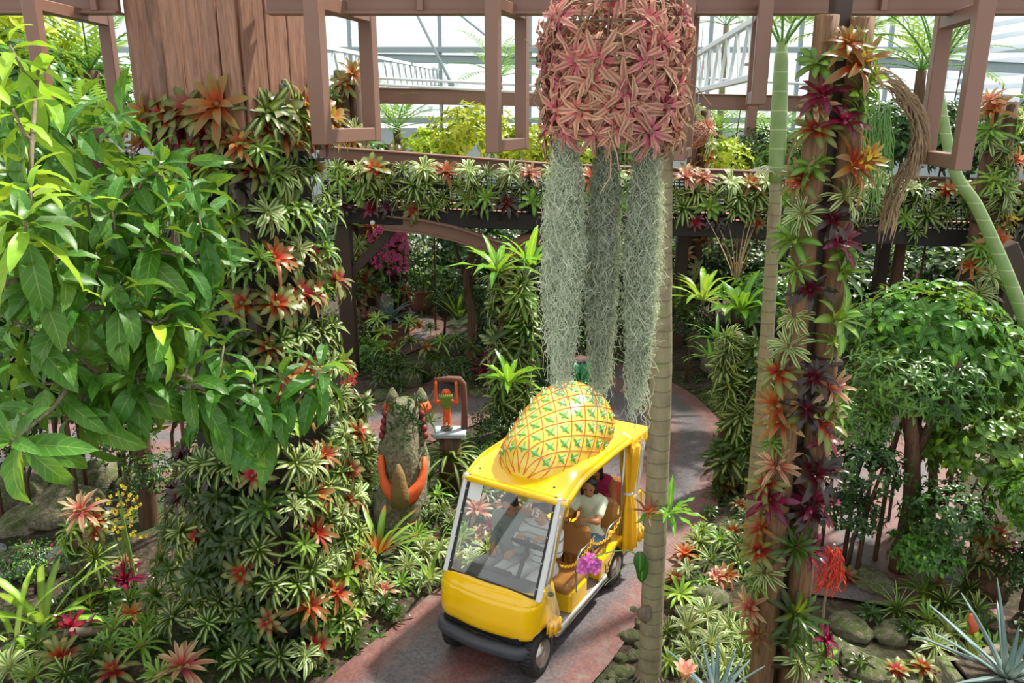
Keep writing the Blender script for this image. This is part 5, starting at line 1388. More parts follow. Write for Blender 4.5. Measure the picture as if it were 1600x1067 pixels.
TR_ = [Vector((0, 0, 0)), Vector((.25, .1, 1.6)), Vector((.9, .2, 3.0)), Vector((1.5, .2, 3.9)), Vector((1.9, .1, 4.8))]
PT = smooth_line3(TR_, 8); br.tube(PT, [.11 * (1 - .7 * i / len(PT)) + .015 for i in range(len(PT))], 10)
MAIN = [[(30, 440, 3.9), (70, 490, 3.95), (110, 540, 4.05), (150, 580, 4.15), (215, 590, 4.15)], [(215, 590, 4.2), (290, 590, 4.3), (350, 640, 4.4), (410, 655, 4.5), (460, 630, 4.6), (500, 575, 4.7)],
        [(40, 420, 3.9), (100, 350, 4.1), (160, 335, 4.3), (240, 262, 4.6)], [(40, 430, 3.9), (45, 330, 4.0), (50, 220, 4.2), (60, 105, 4.6)], [(70, 490, 4.0), (160, 480, 4.2), (240, 505, 4.2)], [(100, 350, 4.1), (200, 380, 4.3), (290, 400, 4.5), (345, 375, 4.7)]]
allp = []
for ln_ in MAIN:
    P_ = smooth_line3([at(*q) - B0 for q in ln_], 6); allp += P_
    br.tube(P_, [.02 * (1 - .6 * i / len(P_)) for i in range(len(P_))], 7)
allp += PT
br.tube([PT[-10], lerp(PT[-10], at(30, 440, 3.9) - B0, .5) + V(0, 0, .1), at(30, 440, 3.9) - B0], [.05, .035, .022], 8)
over = MB()
for ci, ln_ in enumerate(sorted(CL.split(';'), key=lambda q: float(q.split(',')[2]))):
    px, py, Y, n, s, lit_share = [float(x) for x in ln_.split(',')]
    if py < 330 and px > 100: py += 22
    tip = at(px, py, Y) - B0
    near = min((q for q in allp), key=lambda q: (q - tip - V(0, 0, -.15)).length)
    if (near - tip).length > .03:
        br.tube([near, lerp(near, tip, .5) + V(0, 0, -.04), tip], [.012, .009, .006], 6)
    d = (tip - near); d = (d.normalized() if d.length > .05 else V(.3, 0, .5)) * .5 + V(0, 0, .55)
    fr = frame(tip, d)
    n = int(n)
    for k in range(n):
        f = k / (n - 1); az = k * 2.39996 + rnd(-.3, .3)
        el = lerp(-.95, 1.0, f ** 1.5) + rnd(-.2, .2)
        back = lerp(-.14, .02, f)
        sunlit_leaf = random.random() < lit_share * .85 * (.5 + .5 * f)
        Mx_ = fr @ Matrix.Translation((0, 0, back)) @ Matrix.Rotation(az, 4, 'Z') @ Matrix.Translation((.012, 0, 0)) @ Matrix.Rotation(-el + .3, 4, 'Y') @ Matrix.Rotation(rnd(-.4, .4), 4, 'X') @ Matrix.Scale(s * 1.4 * lerp(1.0, .6, f) * rnd(.75, 1.12), 4)
        me_ = random.choice(lit_v if sunlit_leaf else lf_v)
        if nleaf < 300 or True:
            if nleaf < 300: link('leaf', me_, BT, M=Mx_, color=tint(.15)); 
            else: over.leaf(Mx_, .26, .078, .35, 1.1, 'lance', 6, .4, 1 if sunlit_leaf else 0, .05)
        nleaf += 1
# inner foliage further back in the crown
for k in range(520):
    px, py = rnd(-40, 330), rnd(150, 640)
    if px > 200 and (py < 250 or py > 560 or px > 360 - abs(py - 400) * .3): continue
    p = at(px, py, rnd(4.6, 5.6)) - B0
    over.leaf(frame(p, (rnd(-1, 1), rnd(-1, 1), rnd(.2, 1))) @ Matrix.Rotation(rnd(0, 6), 4, 'Z'), rnd(.22, .34), rnd(.06, .1), rnd(-.2, .5), rnd(.6, 1.3), 'lance', 4, .35, 0, .04)
over.build('inner_leaves', [LM['mango'], LM['sunlit_leaf']], BT, kind='stuff')
br.build('branches', M['bark'], BT, True)
print('tree leaves', nleaf)

# ---- shrubs: five foliage shapes shared by many shrubs
def bush_mesh(name, mats, n, L, W, prof, seed, flat=.75, shell=.55, seg=3, fold=.3, droop=.8, whorl=4):
    st = random.getstate(); random.seed(seed); mb = MB()
    k = 0
    while k < n:
        a, zc = rnd(0, 6.283), rnd(-.55, 1); r = rnd(shell, 1) * (1 + .22 * noise.noise(Vector((math.cos(a) * 2 + seed, math.sin(a) * 2, zc * 2))))
        c = V(math.cos(a) * math.sqrt(1 - zc * zc) * r, math.sin(a) * math.sqrt(1 - zc * zc) * r, zc * r * flat)
        out = c.normalized() + V(0, 0, .5); fr = frame(c, out)
        for j in range(whorl):
            az = j * 2.4 + rnd(-.5, .5)
            mb.leaf(fr @ Matrix.Rotation(az, 4, 'Z'), L * rnd(.7, 1.15), W * rnd(.8, 1.15), rnd(-.1, .7), droop * rnd(.6, 1.3), prof, seg, fold, random.randrange(len(mats)) if len(mats) > 1 and random.random() < .3 else 0)
            k += 1
    random.setstate(st)
    return mb.mesh(name, mats)
BM_ = {
 'broad': bush_mesh('foliage', [LM['shrub'], LM['nest']], 900, .2, .1, 'oval', 1),
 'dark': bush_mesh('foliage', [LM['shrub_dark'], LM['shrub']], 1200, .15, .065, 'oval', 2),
 'lance': bush_mesh('foliage', [LM['shrub'], LM['shrub_dark']], 1100, .22, .05, 'lance', 3),
 'gold': bush_mesh('foliage', [LM['shrub_gold'], LM['lime']], 900, .2, .075, 'oval', 4, droop=.3),
 'fine': bush_mesh('foliage', [LM['shrub_dark'], LM['lime']], 1700, .09, .045, 'oval', 5),
 'grass': bush_mesh('foliage', [LM['deep'], LM['striped']], 700, .4, .035, 'sword', 6, droop=1.4),
}
stem_me = MB()
for k in range(1):
    a = k * 2.1 + .4; stem_me.tube([(math.cos(a) * .05, math.sin(a) * .05, -1.0), (math.cos(a) * .09, math.sin(a) * .09, -.4), (math.cos(a) * .4, math.sin(a) * .4, .3)], [.03, .024, .01], 7)
stem_me = stem_me.mesh('stems', M['log_dark'])
def shrub(ky, pos, rad, zr, label, grp=None, base=0.0, name='shrub'):
    o = bpy.data.objects.new(name, None); C.objects.link(o); o.location = (pos[0], pos[1], base); o['category'] = 'shrub'
    f = link('foliage', BM_[ky], o, M=Matrix.Translation((0, 0, pos[2] - base)) @ Matrix.Rotation(rnd(0, 6.28), 4, 'Z') @ Matrix.Diagonal((rad, rad, zr, 1)), color=tint(.15)); f['kind'] = 'stuff'
    link('stems', stem_me, o, M=Matrix.Translation((0, 0, pos[2] - base)) @ Matrix.Diagonal((1, 1, max(.1, (pos[2] - base)) / 1.0, 1)))
    return tag(o, label, 'shrub', grp)
# ================================================================ rocks, statues, pots, ferns and background planting
random.seed(5)
t = NT('limestone'); co = t.coord('Object'); n1 = t.noise(3, 5, co, .6); n2 = t.noise(18, 4, co, .7); oi = t.n('ShaderNodeObjectInfo')
c_ = t.ramp(n2, [(.25, srgb('#3b342b')), (.48, srgb('#857b69')), (.75, srgb('#bdb6a4'))])
up_ = t.sep(t.n('ShaderNodeNewGeometry').outputs['Normal'])[2]
ms = t.math('MULTIPLY', t.ramp(n1, [(.36, (0, 0, 0)), (.56, (1, 1, 1))]), t.math('MULTIPLY_ADD', up_, .7, .35, clamp=True))
t.pbr(t.mix(ms, c_, t.mix(n2, srgb('#33421c'), srgb('#6f8040'))), .95, 0, t.bump(n2, .9, .05)); M['rock'] = t.m
M['orange'] = plain('orange_paint', '#e0602a', .6, var=.15, scale=20, bump=.3); M['darkred'] = plain('dark_red_paint', '#7c2a2a', .6, var=.2)
M['terracotta'] = plain('terracotta', '#6d4538', .7, var=.15)
def rock_mesh(seed, n=14, k=10):
    mb = MB(); mb.ball((0, 0, 0), (1, .8, .6), n, k)
    for i, v in enumerate(mb.v):
        d = v.normalized(); g = 1 + .35 * noise.noise(d * 1.4 + Vector((seed * 7, 0, 0))) + .18 * noise.noise(d * 4 + Vector((0, seed * 3, 0))); mb.v[i] = v * g
    return mb.mesh('rock', M['rock'])
RK = [rock_mesh(s) for s in range(5)]
ROCKS = []
def rock(x, y, r, place, grp, z=None, tall=1.0):
    zz = gh(x, y) if z is None else z
    o = link('rock', random.choice(RK), M=Matrix.Translation((x, y, zz + r * .2 * tall)) @ Matrix.Rotation(rnd(0, 6), 4, 'Z') @ Matrix.Rotation(rnd(-.3, .3), 4, 'X') @ Matrix.Diagonal((r, r, r * tall, 1)))
    ROCKS.append((o, place, grp, r)); return o
for (x, y, s) in ((955, 1062, 14), (975, 1040, 18), (990, 1015, 16), (970, 1015, 12), (985, 985, 20), (1000, 965, 14), (992, 945, 12), (945, 1058, 10), (960, 1045, 12), (980, 1060, 16), (930, 1064, 10), (1000, 1000, 13), (968, 985, 9)):
    q = G(x, y, .05); rock(q.x, q.y, s * .006, 'pale rock edging the red path by the ringed palm', 'path-edge rocks')
for i in range(15):
    f = i / 14; q = G(lerp(1042, 1135, f), lerp(545, 655, f ** 1.4) - 8, .1); rock(q.x + .45, q.y + .35, rnd(.22, .4), 'mossy rock of the wall around the far bend', 'rocks of the bend wall', tall=1.3)
for i in range(9):
    f = i / 8; q = G(lerp(870, 1045, f), lerp(530, 548, f) - 4, .1); rock(q.x, q.y + .4, rnd(.2, .34), 'mossy rock behind the far bend under the bridge', 'rocks behind the bend', tall=1.2)
for (x, y, r) in ((95, 790, .55), (40, 800, .45), (140, 735, .5), (205, 740, .3), (15, 860, .3), (25, 765, .5)):
    q = G(x, y, .2); rock(q.x, q.y, r, 'grey boulder by the dark pond', 'boulders by the pond', tall=.9)
for (x, y, r) in ((1360, 1035, .42), (1395, 975, .36), (1330, 965, .4), (1370, 900, .5), (1110, 925, .38), (1300, 1000, .3), (1420, 1040, .3), (1070, 945, .2), (1220, 960, .25)):
    q = G(x, y, .1); rock(q.x, q.y, r * .66, 'moss-grown boulder in the bed around the log posts', 'mossy boulders', tall=.7)
for (x, y, r) in ((560, 870, .14), (640, 590, .3), (600, 610, .22), (730, 600, .3), (480, 1000, .16), (455, 985, .12), (440, 1020, .14), (520, 700, .2), (750, 610, .25)):
    q = G(x, y, .1); rock(q.x, q.y, r, 'small grey rock in the planting left of the path', 'small planting rocks')
for pl in sorted({r[1] for r in ROCKS}):
    L_ = sorted([r for r in ROCKS if r[1] == pl], key=lambda r: -r[3])
    for i, r in enumerate(L_): tag(r[0], pl + (f', {ordw(i)} largest' if i else ', largest of them'), 'rock', r[2])
# pond
q = G(70, 850, 0)
pm_ = plain('dark_pond_water', '#2a2a22', .08, var=.2); mb = MB(); mb.v = [Vector((0, 0, .03))] + [Vector((math.cos(a) * 1.3 * (1 + .2 * math.sin(3 * a)), math.sin(a) * .9, .03)) for a in [i * PI / 12 for i in range(24)]]
for i in range(24): mb.face([0, 1 + i, 1 + (i + 1) % 24])
o = mb.build('pond', pm_, None); o.location = (q.x, q.y, gh(q.x, q.y) + .05); tag(o, 'small dark pond between the grey boulders', 'pond')
for (x0, y0, x1, y1, r, lab) in ((30, 1020, 170, 985, .07, 'weathered driftwood log lying in the pond-side bed'), (1570, 1010, 1490, 1060, .05, 'thin fallen branch near the spiky agave')):
    a, b = G(x0, y0, .2), G(x1, y1, .2); o = thing('driftwood', lab, 'log', a); mb = MB(); trunk(mb, [(0, 0, 0), (b - a) * .5 + V(0, 0, .08), b - a], [r, r * .6], 9, .2); mb.build('log', M['bark'], o, True)
    mb = MB(); mb.tube([(b - a) * .6, (b - a) * .7 + V(.1, .1, .2)], [r * .5, r * .2], 6); mb.build('branch_stub', M['bark'], o, True)

# painted rock figure
rp = G(628, 832, 0); DR = thing('painted_rock', 'tall mossy rock painted with orange collars beside the path', 'statue', (rp.x, rp.y + .3, 0))
mb = MB(); rg = []
for i in range(18):
    f = i / 17; r = lerp(.5, .27, f ** .8) * (1 - .5 * sst(.9, 1, f)); rg.append([V(math.cos(a) * r * (1 + .42 * noise.noise(V(math.cos(a) * 1.5, math.sin(a) * 1.5, f * 4))), .25 * f + math.sin(a) * r * (1 + .42 * noise.noise(V(math.cos(a), math.sin(a), f * 4 + 9))), f * 1.65) for a in [j * PI / 9 for j in range(18)]])
mb.rings(rg).build('rock_body', M['rock'], DR, True)
def collar(c, r, th, a0, a1, ht, mat, nm):
    mb = MB(); pts = [Vector(c) + V(math.cos(a) * r, math.sin(a) * r * .8, -ht * math.sin((i) / 14 * PI)) for i, a in enumerate([lerp(a0, a1, i / 14) for i in range(15)])]
    mb.tube([q + V(0, .03 * noise.noise(q * 5), .06 * noise.noise(q * 4 + V(3, 0, 0))) for q in pts], [th * (1 + .35 * noise.noise(V(i * .7, th * 9, 0))) * (.45 + .55 * math.sin(PI * min(1, max(0, i / 14)))) for i in range(15)], 9); return mb.build(nm, mat, DR, True)
collar((0.02, -.06, .95), .36, .1, -PI * 1.02, .02, .5, M['orange'], 'orange_collar'); collar((0.02, -.03, .84), .36, .07, -PI * .95, -.05 * PI, .46, M['darkred'], 'dark_red_edge')
mb = MB(); mb.lathe([(.16, 0), (.15, .2), (.1, .42), (.03, .56)], c=(0.0, -.42, .42), n=12); mb.build('brown_cone', plain('mossy_brown', '#7a6238', .9, var=.35, scale=25, bump=.5), DR, True)
for s in (-1, 1):
    mb = MB(); mb.lathe([(.15, 0), (.17, .05), (.12, .14)], c=(s * .24 + .06, .35, 1.46), n=12); mb.build('orange_horn_base', M['orange'], DR, True)
    mb = MB(); mb.lathe([(.12, .0), (.1, .07), (.03, .17)], c=(s * .24 + .06, .35, 1.6), n=9); mb.build('grey_horn_tip', M['rock'], DR, True)
    mb = MB()
    for k in range(4): mb.ball((s * (.3 + .02 * k) + .02, .2 - .03 * k, 1.46 - k * .09), (.06, .06, .055), 9, 6)
    mb.build('red_segments', M['darkred'], DR, True)
mb = MB()
for k in range(620):
    a = rnd(0, 6.28); zz = rnd(.85, 1.68); p = V(.03 + math.cos(a) * rnd(.1, .4), .2 + math.sin(a) * rnd(.1, .36), zz); mb.leaf(frame(p, (math.cos(a), math.sin(a) - .5, .6)) @ Matrix.Rotation(rnd(0, 6), 4, 'Z'), rnd(.07, .16), .03, .5, 1.0, 'lance', 3, .3)
mb.build('creeper', LM['shrub_dark'], DR, kind='stuff')

DR.scale = (.78, .85, 1.0)
# orange ape statue holding bananas on a plinth
mp = at(703, 672, 10.6); ST = thing('ape_statue', 'orange ape statue hanging from a brown branch with green bananas', 'statue', (mp.x, mp.y, 0))
z0 = mp.z
MB().box((0, 0, z0 - .03), (.46, .34, .07), bev=.012).build('plinth', plain('grey_plinth', '#9aa3ac', .6), ST)
MB().lathe([(.2, 0), (.16, z0 * .5), (.15, z0 - .06)], n=12).build('stump', M['log_dark'], ST, True)
mb = MB(); mb.ball((-.04, 0, z0 + .04), (.09, .07, .04), 10, 6); mb.build('foot_rock', M['rock'], ST, True)
mb = MB(); cap(mb, (-.04, 0, z0 + .28), (-.04, 0, z0 + .42), .055, .07)
for s in (-1, 1):
    cap(mb, (-.04 + s * .025, 0, z0 + .26), (-.04 + s * .035, -.02, z0 + .1), .032, .022); cap(mb, (-.04 + s * .035, -.04, z0 + .085), (-.04 + s * .035, .0, z0 + .085), .02, .022)
    cap(mb, (-.04 + s * .06, 0, z0 + .44), (-.04 + s * .15, -.01, z0 + .42), .03, .026); cap(mb, (-.04 + s * .15, -.01, z0 + .42), (-.04 + s * .14, -.02, z0 + .7), .026, .02); cap(mb, (-.04 + s * .14, -.02, z0 + .7), (-.04 + s * .14, .0, z0 + .74), .024, .02)
mb.ball((-.04, 0, z0 + .55), (.065, .06, .075), 12, 9); mb.ball((-.04, -.05, z0 + .52), (.04, .03, .035), 10, 7)
link('body', remesh(mb, 'body', M['orange'], .009), ST)
mb = MB()
for s in (-1, 1): mb.ball((-.04 + s * .022, -.058, z0 + .57), (.008, .006, .008), 6, 4)
mb.build('eyes', M['black_plastic'], ST)
bnm = MB().tube([(0, 0, 0), (.0, -.018, -.035), (0, -.015, -.07), (0, 0, -.095)], [.006, .016, .015, .004], 7).mesh('banana', plain('green_banana', '#6f8c2e', .5, var=.15))
for r in range(4):
    for k in range(7 - r):
        link('banana', bnm, ST, M=Matrix.Translation((-.04 + (k - (6 - r) / 2) * .03, -.085 + .012 * r, z0 + .575 - r * .05)) @ Matrix.Rotation((k - 3) * .1, 4, 'Y'))
mb = MB(); mb.tube([(.2, .06, z0), (.21, .05, z0 + .35), (.2, .04, z0 + .68), (.15, .03, z0 + .745), (.0, .02, z0 + .76), (-.2, .02, z0 + .74)], [.05, .042, .045, .05, .042, .035], 10); mb.build('brown_branch', plain('brown_branch', '#6b4438', .8, var=.25, scale=30, bump=.5), ST, True)

# ferns / strap plants
def fan_plant(name, label, pos, n, L, W, prof, mat, e=(.5, 1.3), bend=1.0, seg=6, wave=.05, cat='plant', grp=None, tiltz=None, thick=0):
    o = bpy.data.objects.new(name, None); C.objects.link(o); o.location = pos
    for k in range(n):
        f = k / max(1, n - 1)
        mb = MB(); mb.leaf(Matrix.Rotation(k * 2.39996 + rnd(-.3, .3), 4, 'Z') @ Matrix.Translation((.02, 0, 0)), L * rnd(.75, 1.1), W * rnd(.85, 1.15), lerp(e[0], e[1], f), bend * rnd(.6, 1.2), prof, seg, .3, 0, wave)
        ob_ = mb.build('leaf', mat, o, True)
        if thick: s_ = ob_.modifiers.new('t', 'SOLIDIFY'); s_.thickness = thick
    return tag(o, label, cat, grp)
def gp(x, y, z=.1): return G(x, y, z)
fan_plant('strap_lily', 'tall light green strap-leaved plant in the pond-side bed', gp(70, 985), 12, .95, .085, 'strap', LM['lime'], (.6, 1.35), 1.0)
fan_plant('strap_lily', 'arching light green strap plant at the edge of the pond-side bed', gp(25, 1010), 9, .9, .06, 'strap', LM['lime'], (.5, 1.3), 1.4)
fan_plant('red_tipped_bromeliad', 'large upright bromeliad with red-tipped strap leaves near the painted rock', gp(592, 865), 13, .78, .075, 'strap', leafmat('leaf_redtip', '#6f9a34', '#8fb04a', '#b05a2a', .3, tip='#c0482e'), (.55, 1.35), .8)
fan_plant('arching_strap_leaf', 'plant with one long arching leaf beside the cart windscreen', gp(672, 905), 5, .75, .06, 'sword', LM['green'], (.8, 1.3), .9)
fan_plant('nest_fern', 'bright bird-nest fern beside the pineapple on a planted post', at(795, 598, 11.6), 16, .62, .1, 'lance', LM['nest'], (.3, 1.3), .8, wave=.12)
fan_plant('nest_fern', 'bird-nest fern topping the planted post under the bridge joint', at(778, 425, 12.6), 15, .85, .11, 'lance', LM['nest'], (.2, 1.2), 1.0, wave=.1)
fan_plant('nest_fern', 'bird-nest fern on the right of the bridge joint, against the moss', at(826, 415, 13.2), 13, .9, .12, 'lance', LM['nest'], (.4, 1.3), .8, wave=.1)
fan_plant('nest_fern', 'yellow-green nest fern standing left of the slim palm', at(1158, 485, 12.5), 17, .8, .13, 'lance', LM['nest'], (.2, 1.3), 1.0, wave=.1)
fan_plant('strap_bromeliad_clump', 'large yellow-green strap bromeliad between ringed palm and slim palm', at(1098, 470, 14.2), 20, .95, .1, 'strap', LM['lime'], (.2, 1.35), 1.0)
fan_plant('strap_bromeliad_clump', 'dark strap-leaved plant beside the yellow-green clump', at(1060, 480, 14.8), 15, .8, .08, 'strap', LM['deep'], (.2, 1.3), 1.0)
fan_plant('brown_stalk_clump', 'clump of upright brown stalks under the bridge', at(1150, 440, 14.5), 14, 1.3, .04, 'sword', LM['dead'], (1.1, 1.5), .25)
fan_plant('fern', 'feathery fern spreading over the rocks near the far bend', at(1120, 530, 13.0), 14, .7, .09, 'sword', LM['fern'], (.2, 1.1), 1.1)
fan_plant('fern', 'small fern growing among the rocks at the foot of the slim palm', at(1110, 560, 12.6), 12, .5, .07, 'sword', LM['fern'], (.2, 1.1), 1.1)
fan_plant('trunk_fern', 'lime staghorn fern clinging to the ringed palm trunk', at(1046, 800, 6.45), 12, .33, .05, 'lance', LM['nest'], (-.4, 1.0), .6, wave=.25)
fan_plant('trunk_bromeliad', 'small brownish bromeliad clinging to the ringed trunk beside the cart', at(1012, 800, 6.4), 12, .2, .03, 'sword', LM['orange'], (.0, 1.2), .8)
fan_plant('striped_clump', 'striped strap plants drooping from the stump under the ape statue', at(703, 712, 10.45), 26, .58, .06, 'strap', LM['striped'], (-.1, 1.1), 1.3)
fan_plant('striped_clump', 'lower striped strap plants left of the ape statue stump', at(672, 745, 10.3), 18, .5, .05, 'strap', LM['striped'], (-.1, 1.1), 1.3)
fan_plant('striped_clump', 'striped strap plants nearest the cart roof on the statue stump', at(738, 738, 10.4), 18, .5, .05, 'strap', LM['striped'], (-.1, 1.1), 1.3)
fan_plant('grassy_clump', 'dark grassy clump between painted rock and ape statue', at(672, 660, 10.9), 20, .5, .035, 'sword', LM['deep'], (.2, 1.3), 1.0)
fan_plant('canna_clump', 'upright green canna clump in front of the far red path', at(715, 500, 17.5), 14, .95, .1, 'lance', LM['shrub'], (.7, 1.4), .5)
fan_plant('agave', 'blue-grey agave with spiky leaves at the bottom edge by the log posts', at(1575, 1058, 4.3), 22, .58, .045, 'sword', LM['agave'], (.0, 1.4), .15, wave=0, thick=.008)
fan_plant('agave', 'blue-grey agave peeping up beside the ringed palm foot', at(1120, 1090, 4.3), 20, .4, .04, 'sword', LM['agave'], (.1, 1.4), .15, wave=0, thick=.006)
for (x, y, Y, lab) in ((1560, 1060, 4.3, 'stone planter wall under the larger agave'), (1120, 1105, 4.3, 'stone planter wall under the smaller agave')):
    q = at(x, y, Y); o = thing('planter_plinth', lab, 'planter', (q.x, q.y, 0)); MB().box((0, 0, q.z / 2), (.5, .4, q.z), bev=.03).build('plinth', M['rock'], o); MB().box((0, 0, q.z - .03), (.56, .46, .06), bev=.01).build('coping', M['rock'], o)
    MB().box((0, 0, q.z + .005), (.4, .3, .03)).build('soil', M['soil'], o)
sp_ = at(1520, 1060, 4.7); o = thing('flower_spike', 'upright yellow-green flower spike with reddish tip beside the agave', 'flower', sp_)
tp_ = at(1520, 958, 4.75) - sp_; mb = MB(); mb.tube([V(-.03, 0, -.9), (0, 0, 0), tp_ * .6 + V(.0, 0, 0), tp_ * .72], [.02, .04, .036, .035], 10); mb.build('spike', plain('spike_green', '#8f9a3c', .5, var=.2), o, True)
mb = MB(); mb.tube([tp_ * .7, tp_ * .85, tp_ * .97, tp_], [.036, .034, .026, .006], 10); mb.build('spike_tip', plain('spike_red', '#c25a3c', .5, var=.15), o, True)
mb = MB()
for k in range(18): mb.leaf(Matrix.Translation(tp_ * (k / 24)) @ Matrix.Rotation(k * 2.4, 4, 'Z') @ Matrix.Translation((.03, 0, 0)), .1, .045, 1.25, .0, 'oval', 3, .4)
mb.build('bracts', LM['green'], o)
fl = at(1070, 1062, 4.0); o = thing('pink_flower', 'pink and cream bloom at the bottom edge left of the log posts', 'flower', fl)
for k in range(7):
    mb = MB(); mb.leaf(Matrix.Rotation(k * .9, 4, 'Z'), .13, .06, 1.2, .5, 'oval', 5, .4); mb.build('petal', leafmat(f'leaf_petal_{k}', '#f0a08c', '#f6c8a8', None, mw=.3) if k == 0 else bpy.data.materials['leaf_petal_0'], o, True)
MB().tube([(0, 0, 0), (0.02, 0, -1.0), (.05, .1, -fl.z)], .012, 6).build('stem', M['stem_green'], o)
# orchid reaching from the palm
oc = at(921, 882, 6.35); oz = at(998, 880, 6.45); O_ = thing('orchid', 'magenta orchid on an arching stem from the ringed palm', 'orchid', oz)
mb = MB(); P_ = smooth_line3([at(1012, 880, 6.48) - oz, at(985, 862, 6.4) - oz, at(955, 862, 6.36) - oz, at(925, 873, 6.33) - oz], 6); mb.tube(P_, .006, 6); mb.tube(smooth_line3([at(1012, 885, 6.48) - oz, at(985, 880, 6.4) - oz, at(955, 905, 6.36) - oz, at(945, 915, 6.34) - oz], 6), .004, 5); mb.build('stem', M['stem_green'], O_)
om = leafmat('leaf_orchid', '#e25fce', '#f090e2', None, mw=.2, trans=.35)
pet = MB()
for k in range(5): pet.leaf(Matrix.Rotation(k * 2 * PI / 5, 4, 'Z'), .06, .055, .2, .3, 'oval', 4, .15)
pet.ball((0, 0, .012), .012, 6, 5); pet = pet.mesh('blossom', om)
for (x, y) in ((912, 878), (922, 872), (932, 880), (918, 888), (929, 889), (909, 888), (925, 880)):
    link('blossom', pet, O_, M=frame(at(x, y, 6.33 + rnd(-.02, .02)) - oz, (rnd(-.6, .6), -1, rnd(0, .8)), rnd(0, 6)))
for (x, y, L_, tl) in ((1000, 862, .2, -1.35), (1004, 870, .26, -1.45)):
    mb = MB(); mb.leaf(Matrix.Translation(at(x, y, 6.4) - oz) @ Matrix.Rotation(-PI / 2, 4, 'Z'), L_, .11, tl, .1, 'oval', 6, .2, 0); o = mb.build('leaf', LM['shrub'], O_, True); s_ = o.modifiers.new('t', 'SOLIDIFY'); s_.thickness = .01
mb = MB(); mb.ball(at(1008, 958, 6.45) - oz, (.07, .06, .08), 10, 8, lump=.3); mb.build('root_knob', M['bark'], O_, True)
# hanging red coral spray
q = at(1300, 880, 6.6); o = thing('coral_plant', 'spray of hanging red beaded stems behind the log posts', 'plant', q); mb = MB()
for k in range(30):
    a = rnd(0, 6.28); p = V(rnd(-.05, .08), rnd(-.06, .06), .15); pts = [p]
    for j in range(9): pts.append(pts[-1] + V(rnd(-.03, .03) + math.cos(a) * .012, rnd(-.02, .02) + math.sin(a) * .006, -.045))
    mb.tube(pts, [.004 + .005 * (j % 2) for j in range(10)], 5)
mb.build('red_stems', plain('coral_red', '#c23a28', .5, var=.2), o)
MB().tube([V(0, 0, .2), V(.0, .06, -q.z * .4), V(.05, .1, -q.z)], .012, 6).build('stem', M['twig'], o)
# ---- planted posts
def planted_post(px, ybase, ytop, Y, r, label, rows, kinds, size, name='planted_post'):
    q = at(px, ytop, Y); o = thing(name, label, 'post', (q.x, Y, 0))
    for k, (dx, dy) in enumerate(((-r * .8, 0), (r * .8, .03), (0, r))):
        MB().lathe([(r, 0), (r * .95, q.z * .5), (r * .9, q.z - .1 * k)], c=(dx, dy, 0), n=10).build('pole', M['log_dark'], o, True)
    MB().box((0, 0, q.z * .6), (r * 3.6, r * 2.6, .05), bev=.01).build('strap', M['steel_dark'], o)
    place = f"on the {label.split(',')[0].split(' with ')[0]}"
    for k in range(rows):
        f = (k + .5) / rows
        a = rnd(-PI * .95, -.05 * PI)
        brom(random.choice(kinds), Vector((q.x + math.cos(a) * r * 1.8, Y + math.sin(a) * r * 1.6, lerp(.3, q.z, f))), (math.cos(a), math.sin(a), .7), size * rnd(.8, 1.2), place, f'bromeliads {place}', ('from the ground', f))
    return o
planted_post(800, 700, 425, 12.7, .13, 'wooden post behind the pineapple', 34, ['long', 'striped', 'long', 'green', 'deep'], .48)
planted_post(862, 690, 470, 14.0, .1, 'dark post behind the moss columns', 14, ['deep', 'long', 'deep'], .4)
planted_post(1160, 760, 520, 10.6, .13, 'post beside the slim palm', 30, ['long', 'deep', 'striped', 'long'], .36)
planted_post(552, 780, 610, 10.2, .1, 'short post right of the pillar', 14, ['striped', 'long', 'cream'], .3)
planted_post(545, 300, 110, 18.5, .2, 'post behind the second open frame', 30, ['pink', 'orange', 'red', 'cream', 'maroon', 'green'], .42)
planted_post(1095, 300, 165, 18.6, .14, 'far post by the ringed palm', 16, ['orange', 'cream', 'pink'], .4)
planted_post(1572, 300, 150, 15.0, .16, 'mossy post by the leaning palm', 30, ['green', 'cream', 'long', 'orange', 'pink'], .42)
planted_post(615, 300, 225, 19.0, .12, 'low far post by the gold shrub', 8, ['red', 'maroon', 'deep'], .35)
flush_labels()
# pink ball of star plants further back
q = at(1088, 210, 17.0); o = thing('star_plant_ball', 'small round ball of pink star plants behind the ringed palm', 'plant', q)
for k in range(44):
    d = V(math.cos(k * 2.4) * math.sqrt(1 - (1 - 2 * (k + .5) / 44) ** 2), math.sin(k * 2.4) * math.sqrt(1 - (1 - 2 * (k + .5) / 44) ** 2), 1 - 2 * (k + .5) / 44)
    link('star_plant', random.choice(star), o, M=frame(d * .2, d, rnd(0, 6), 1.1), color=(.8, 1.05, .95, 1) if -.2 < d.z < .25 else tint(.1))
MB().tube([(0, 0, .2), (0, 0, 2.2)], .006, 5).build('hanger', M['grey_steel'], o)
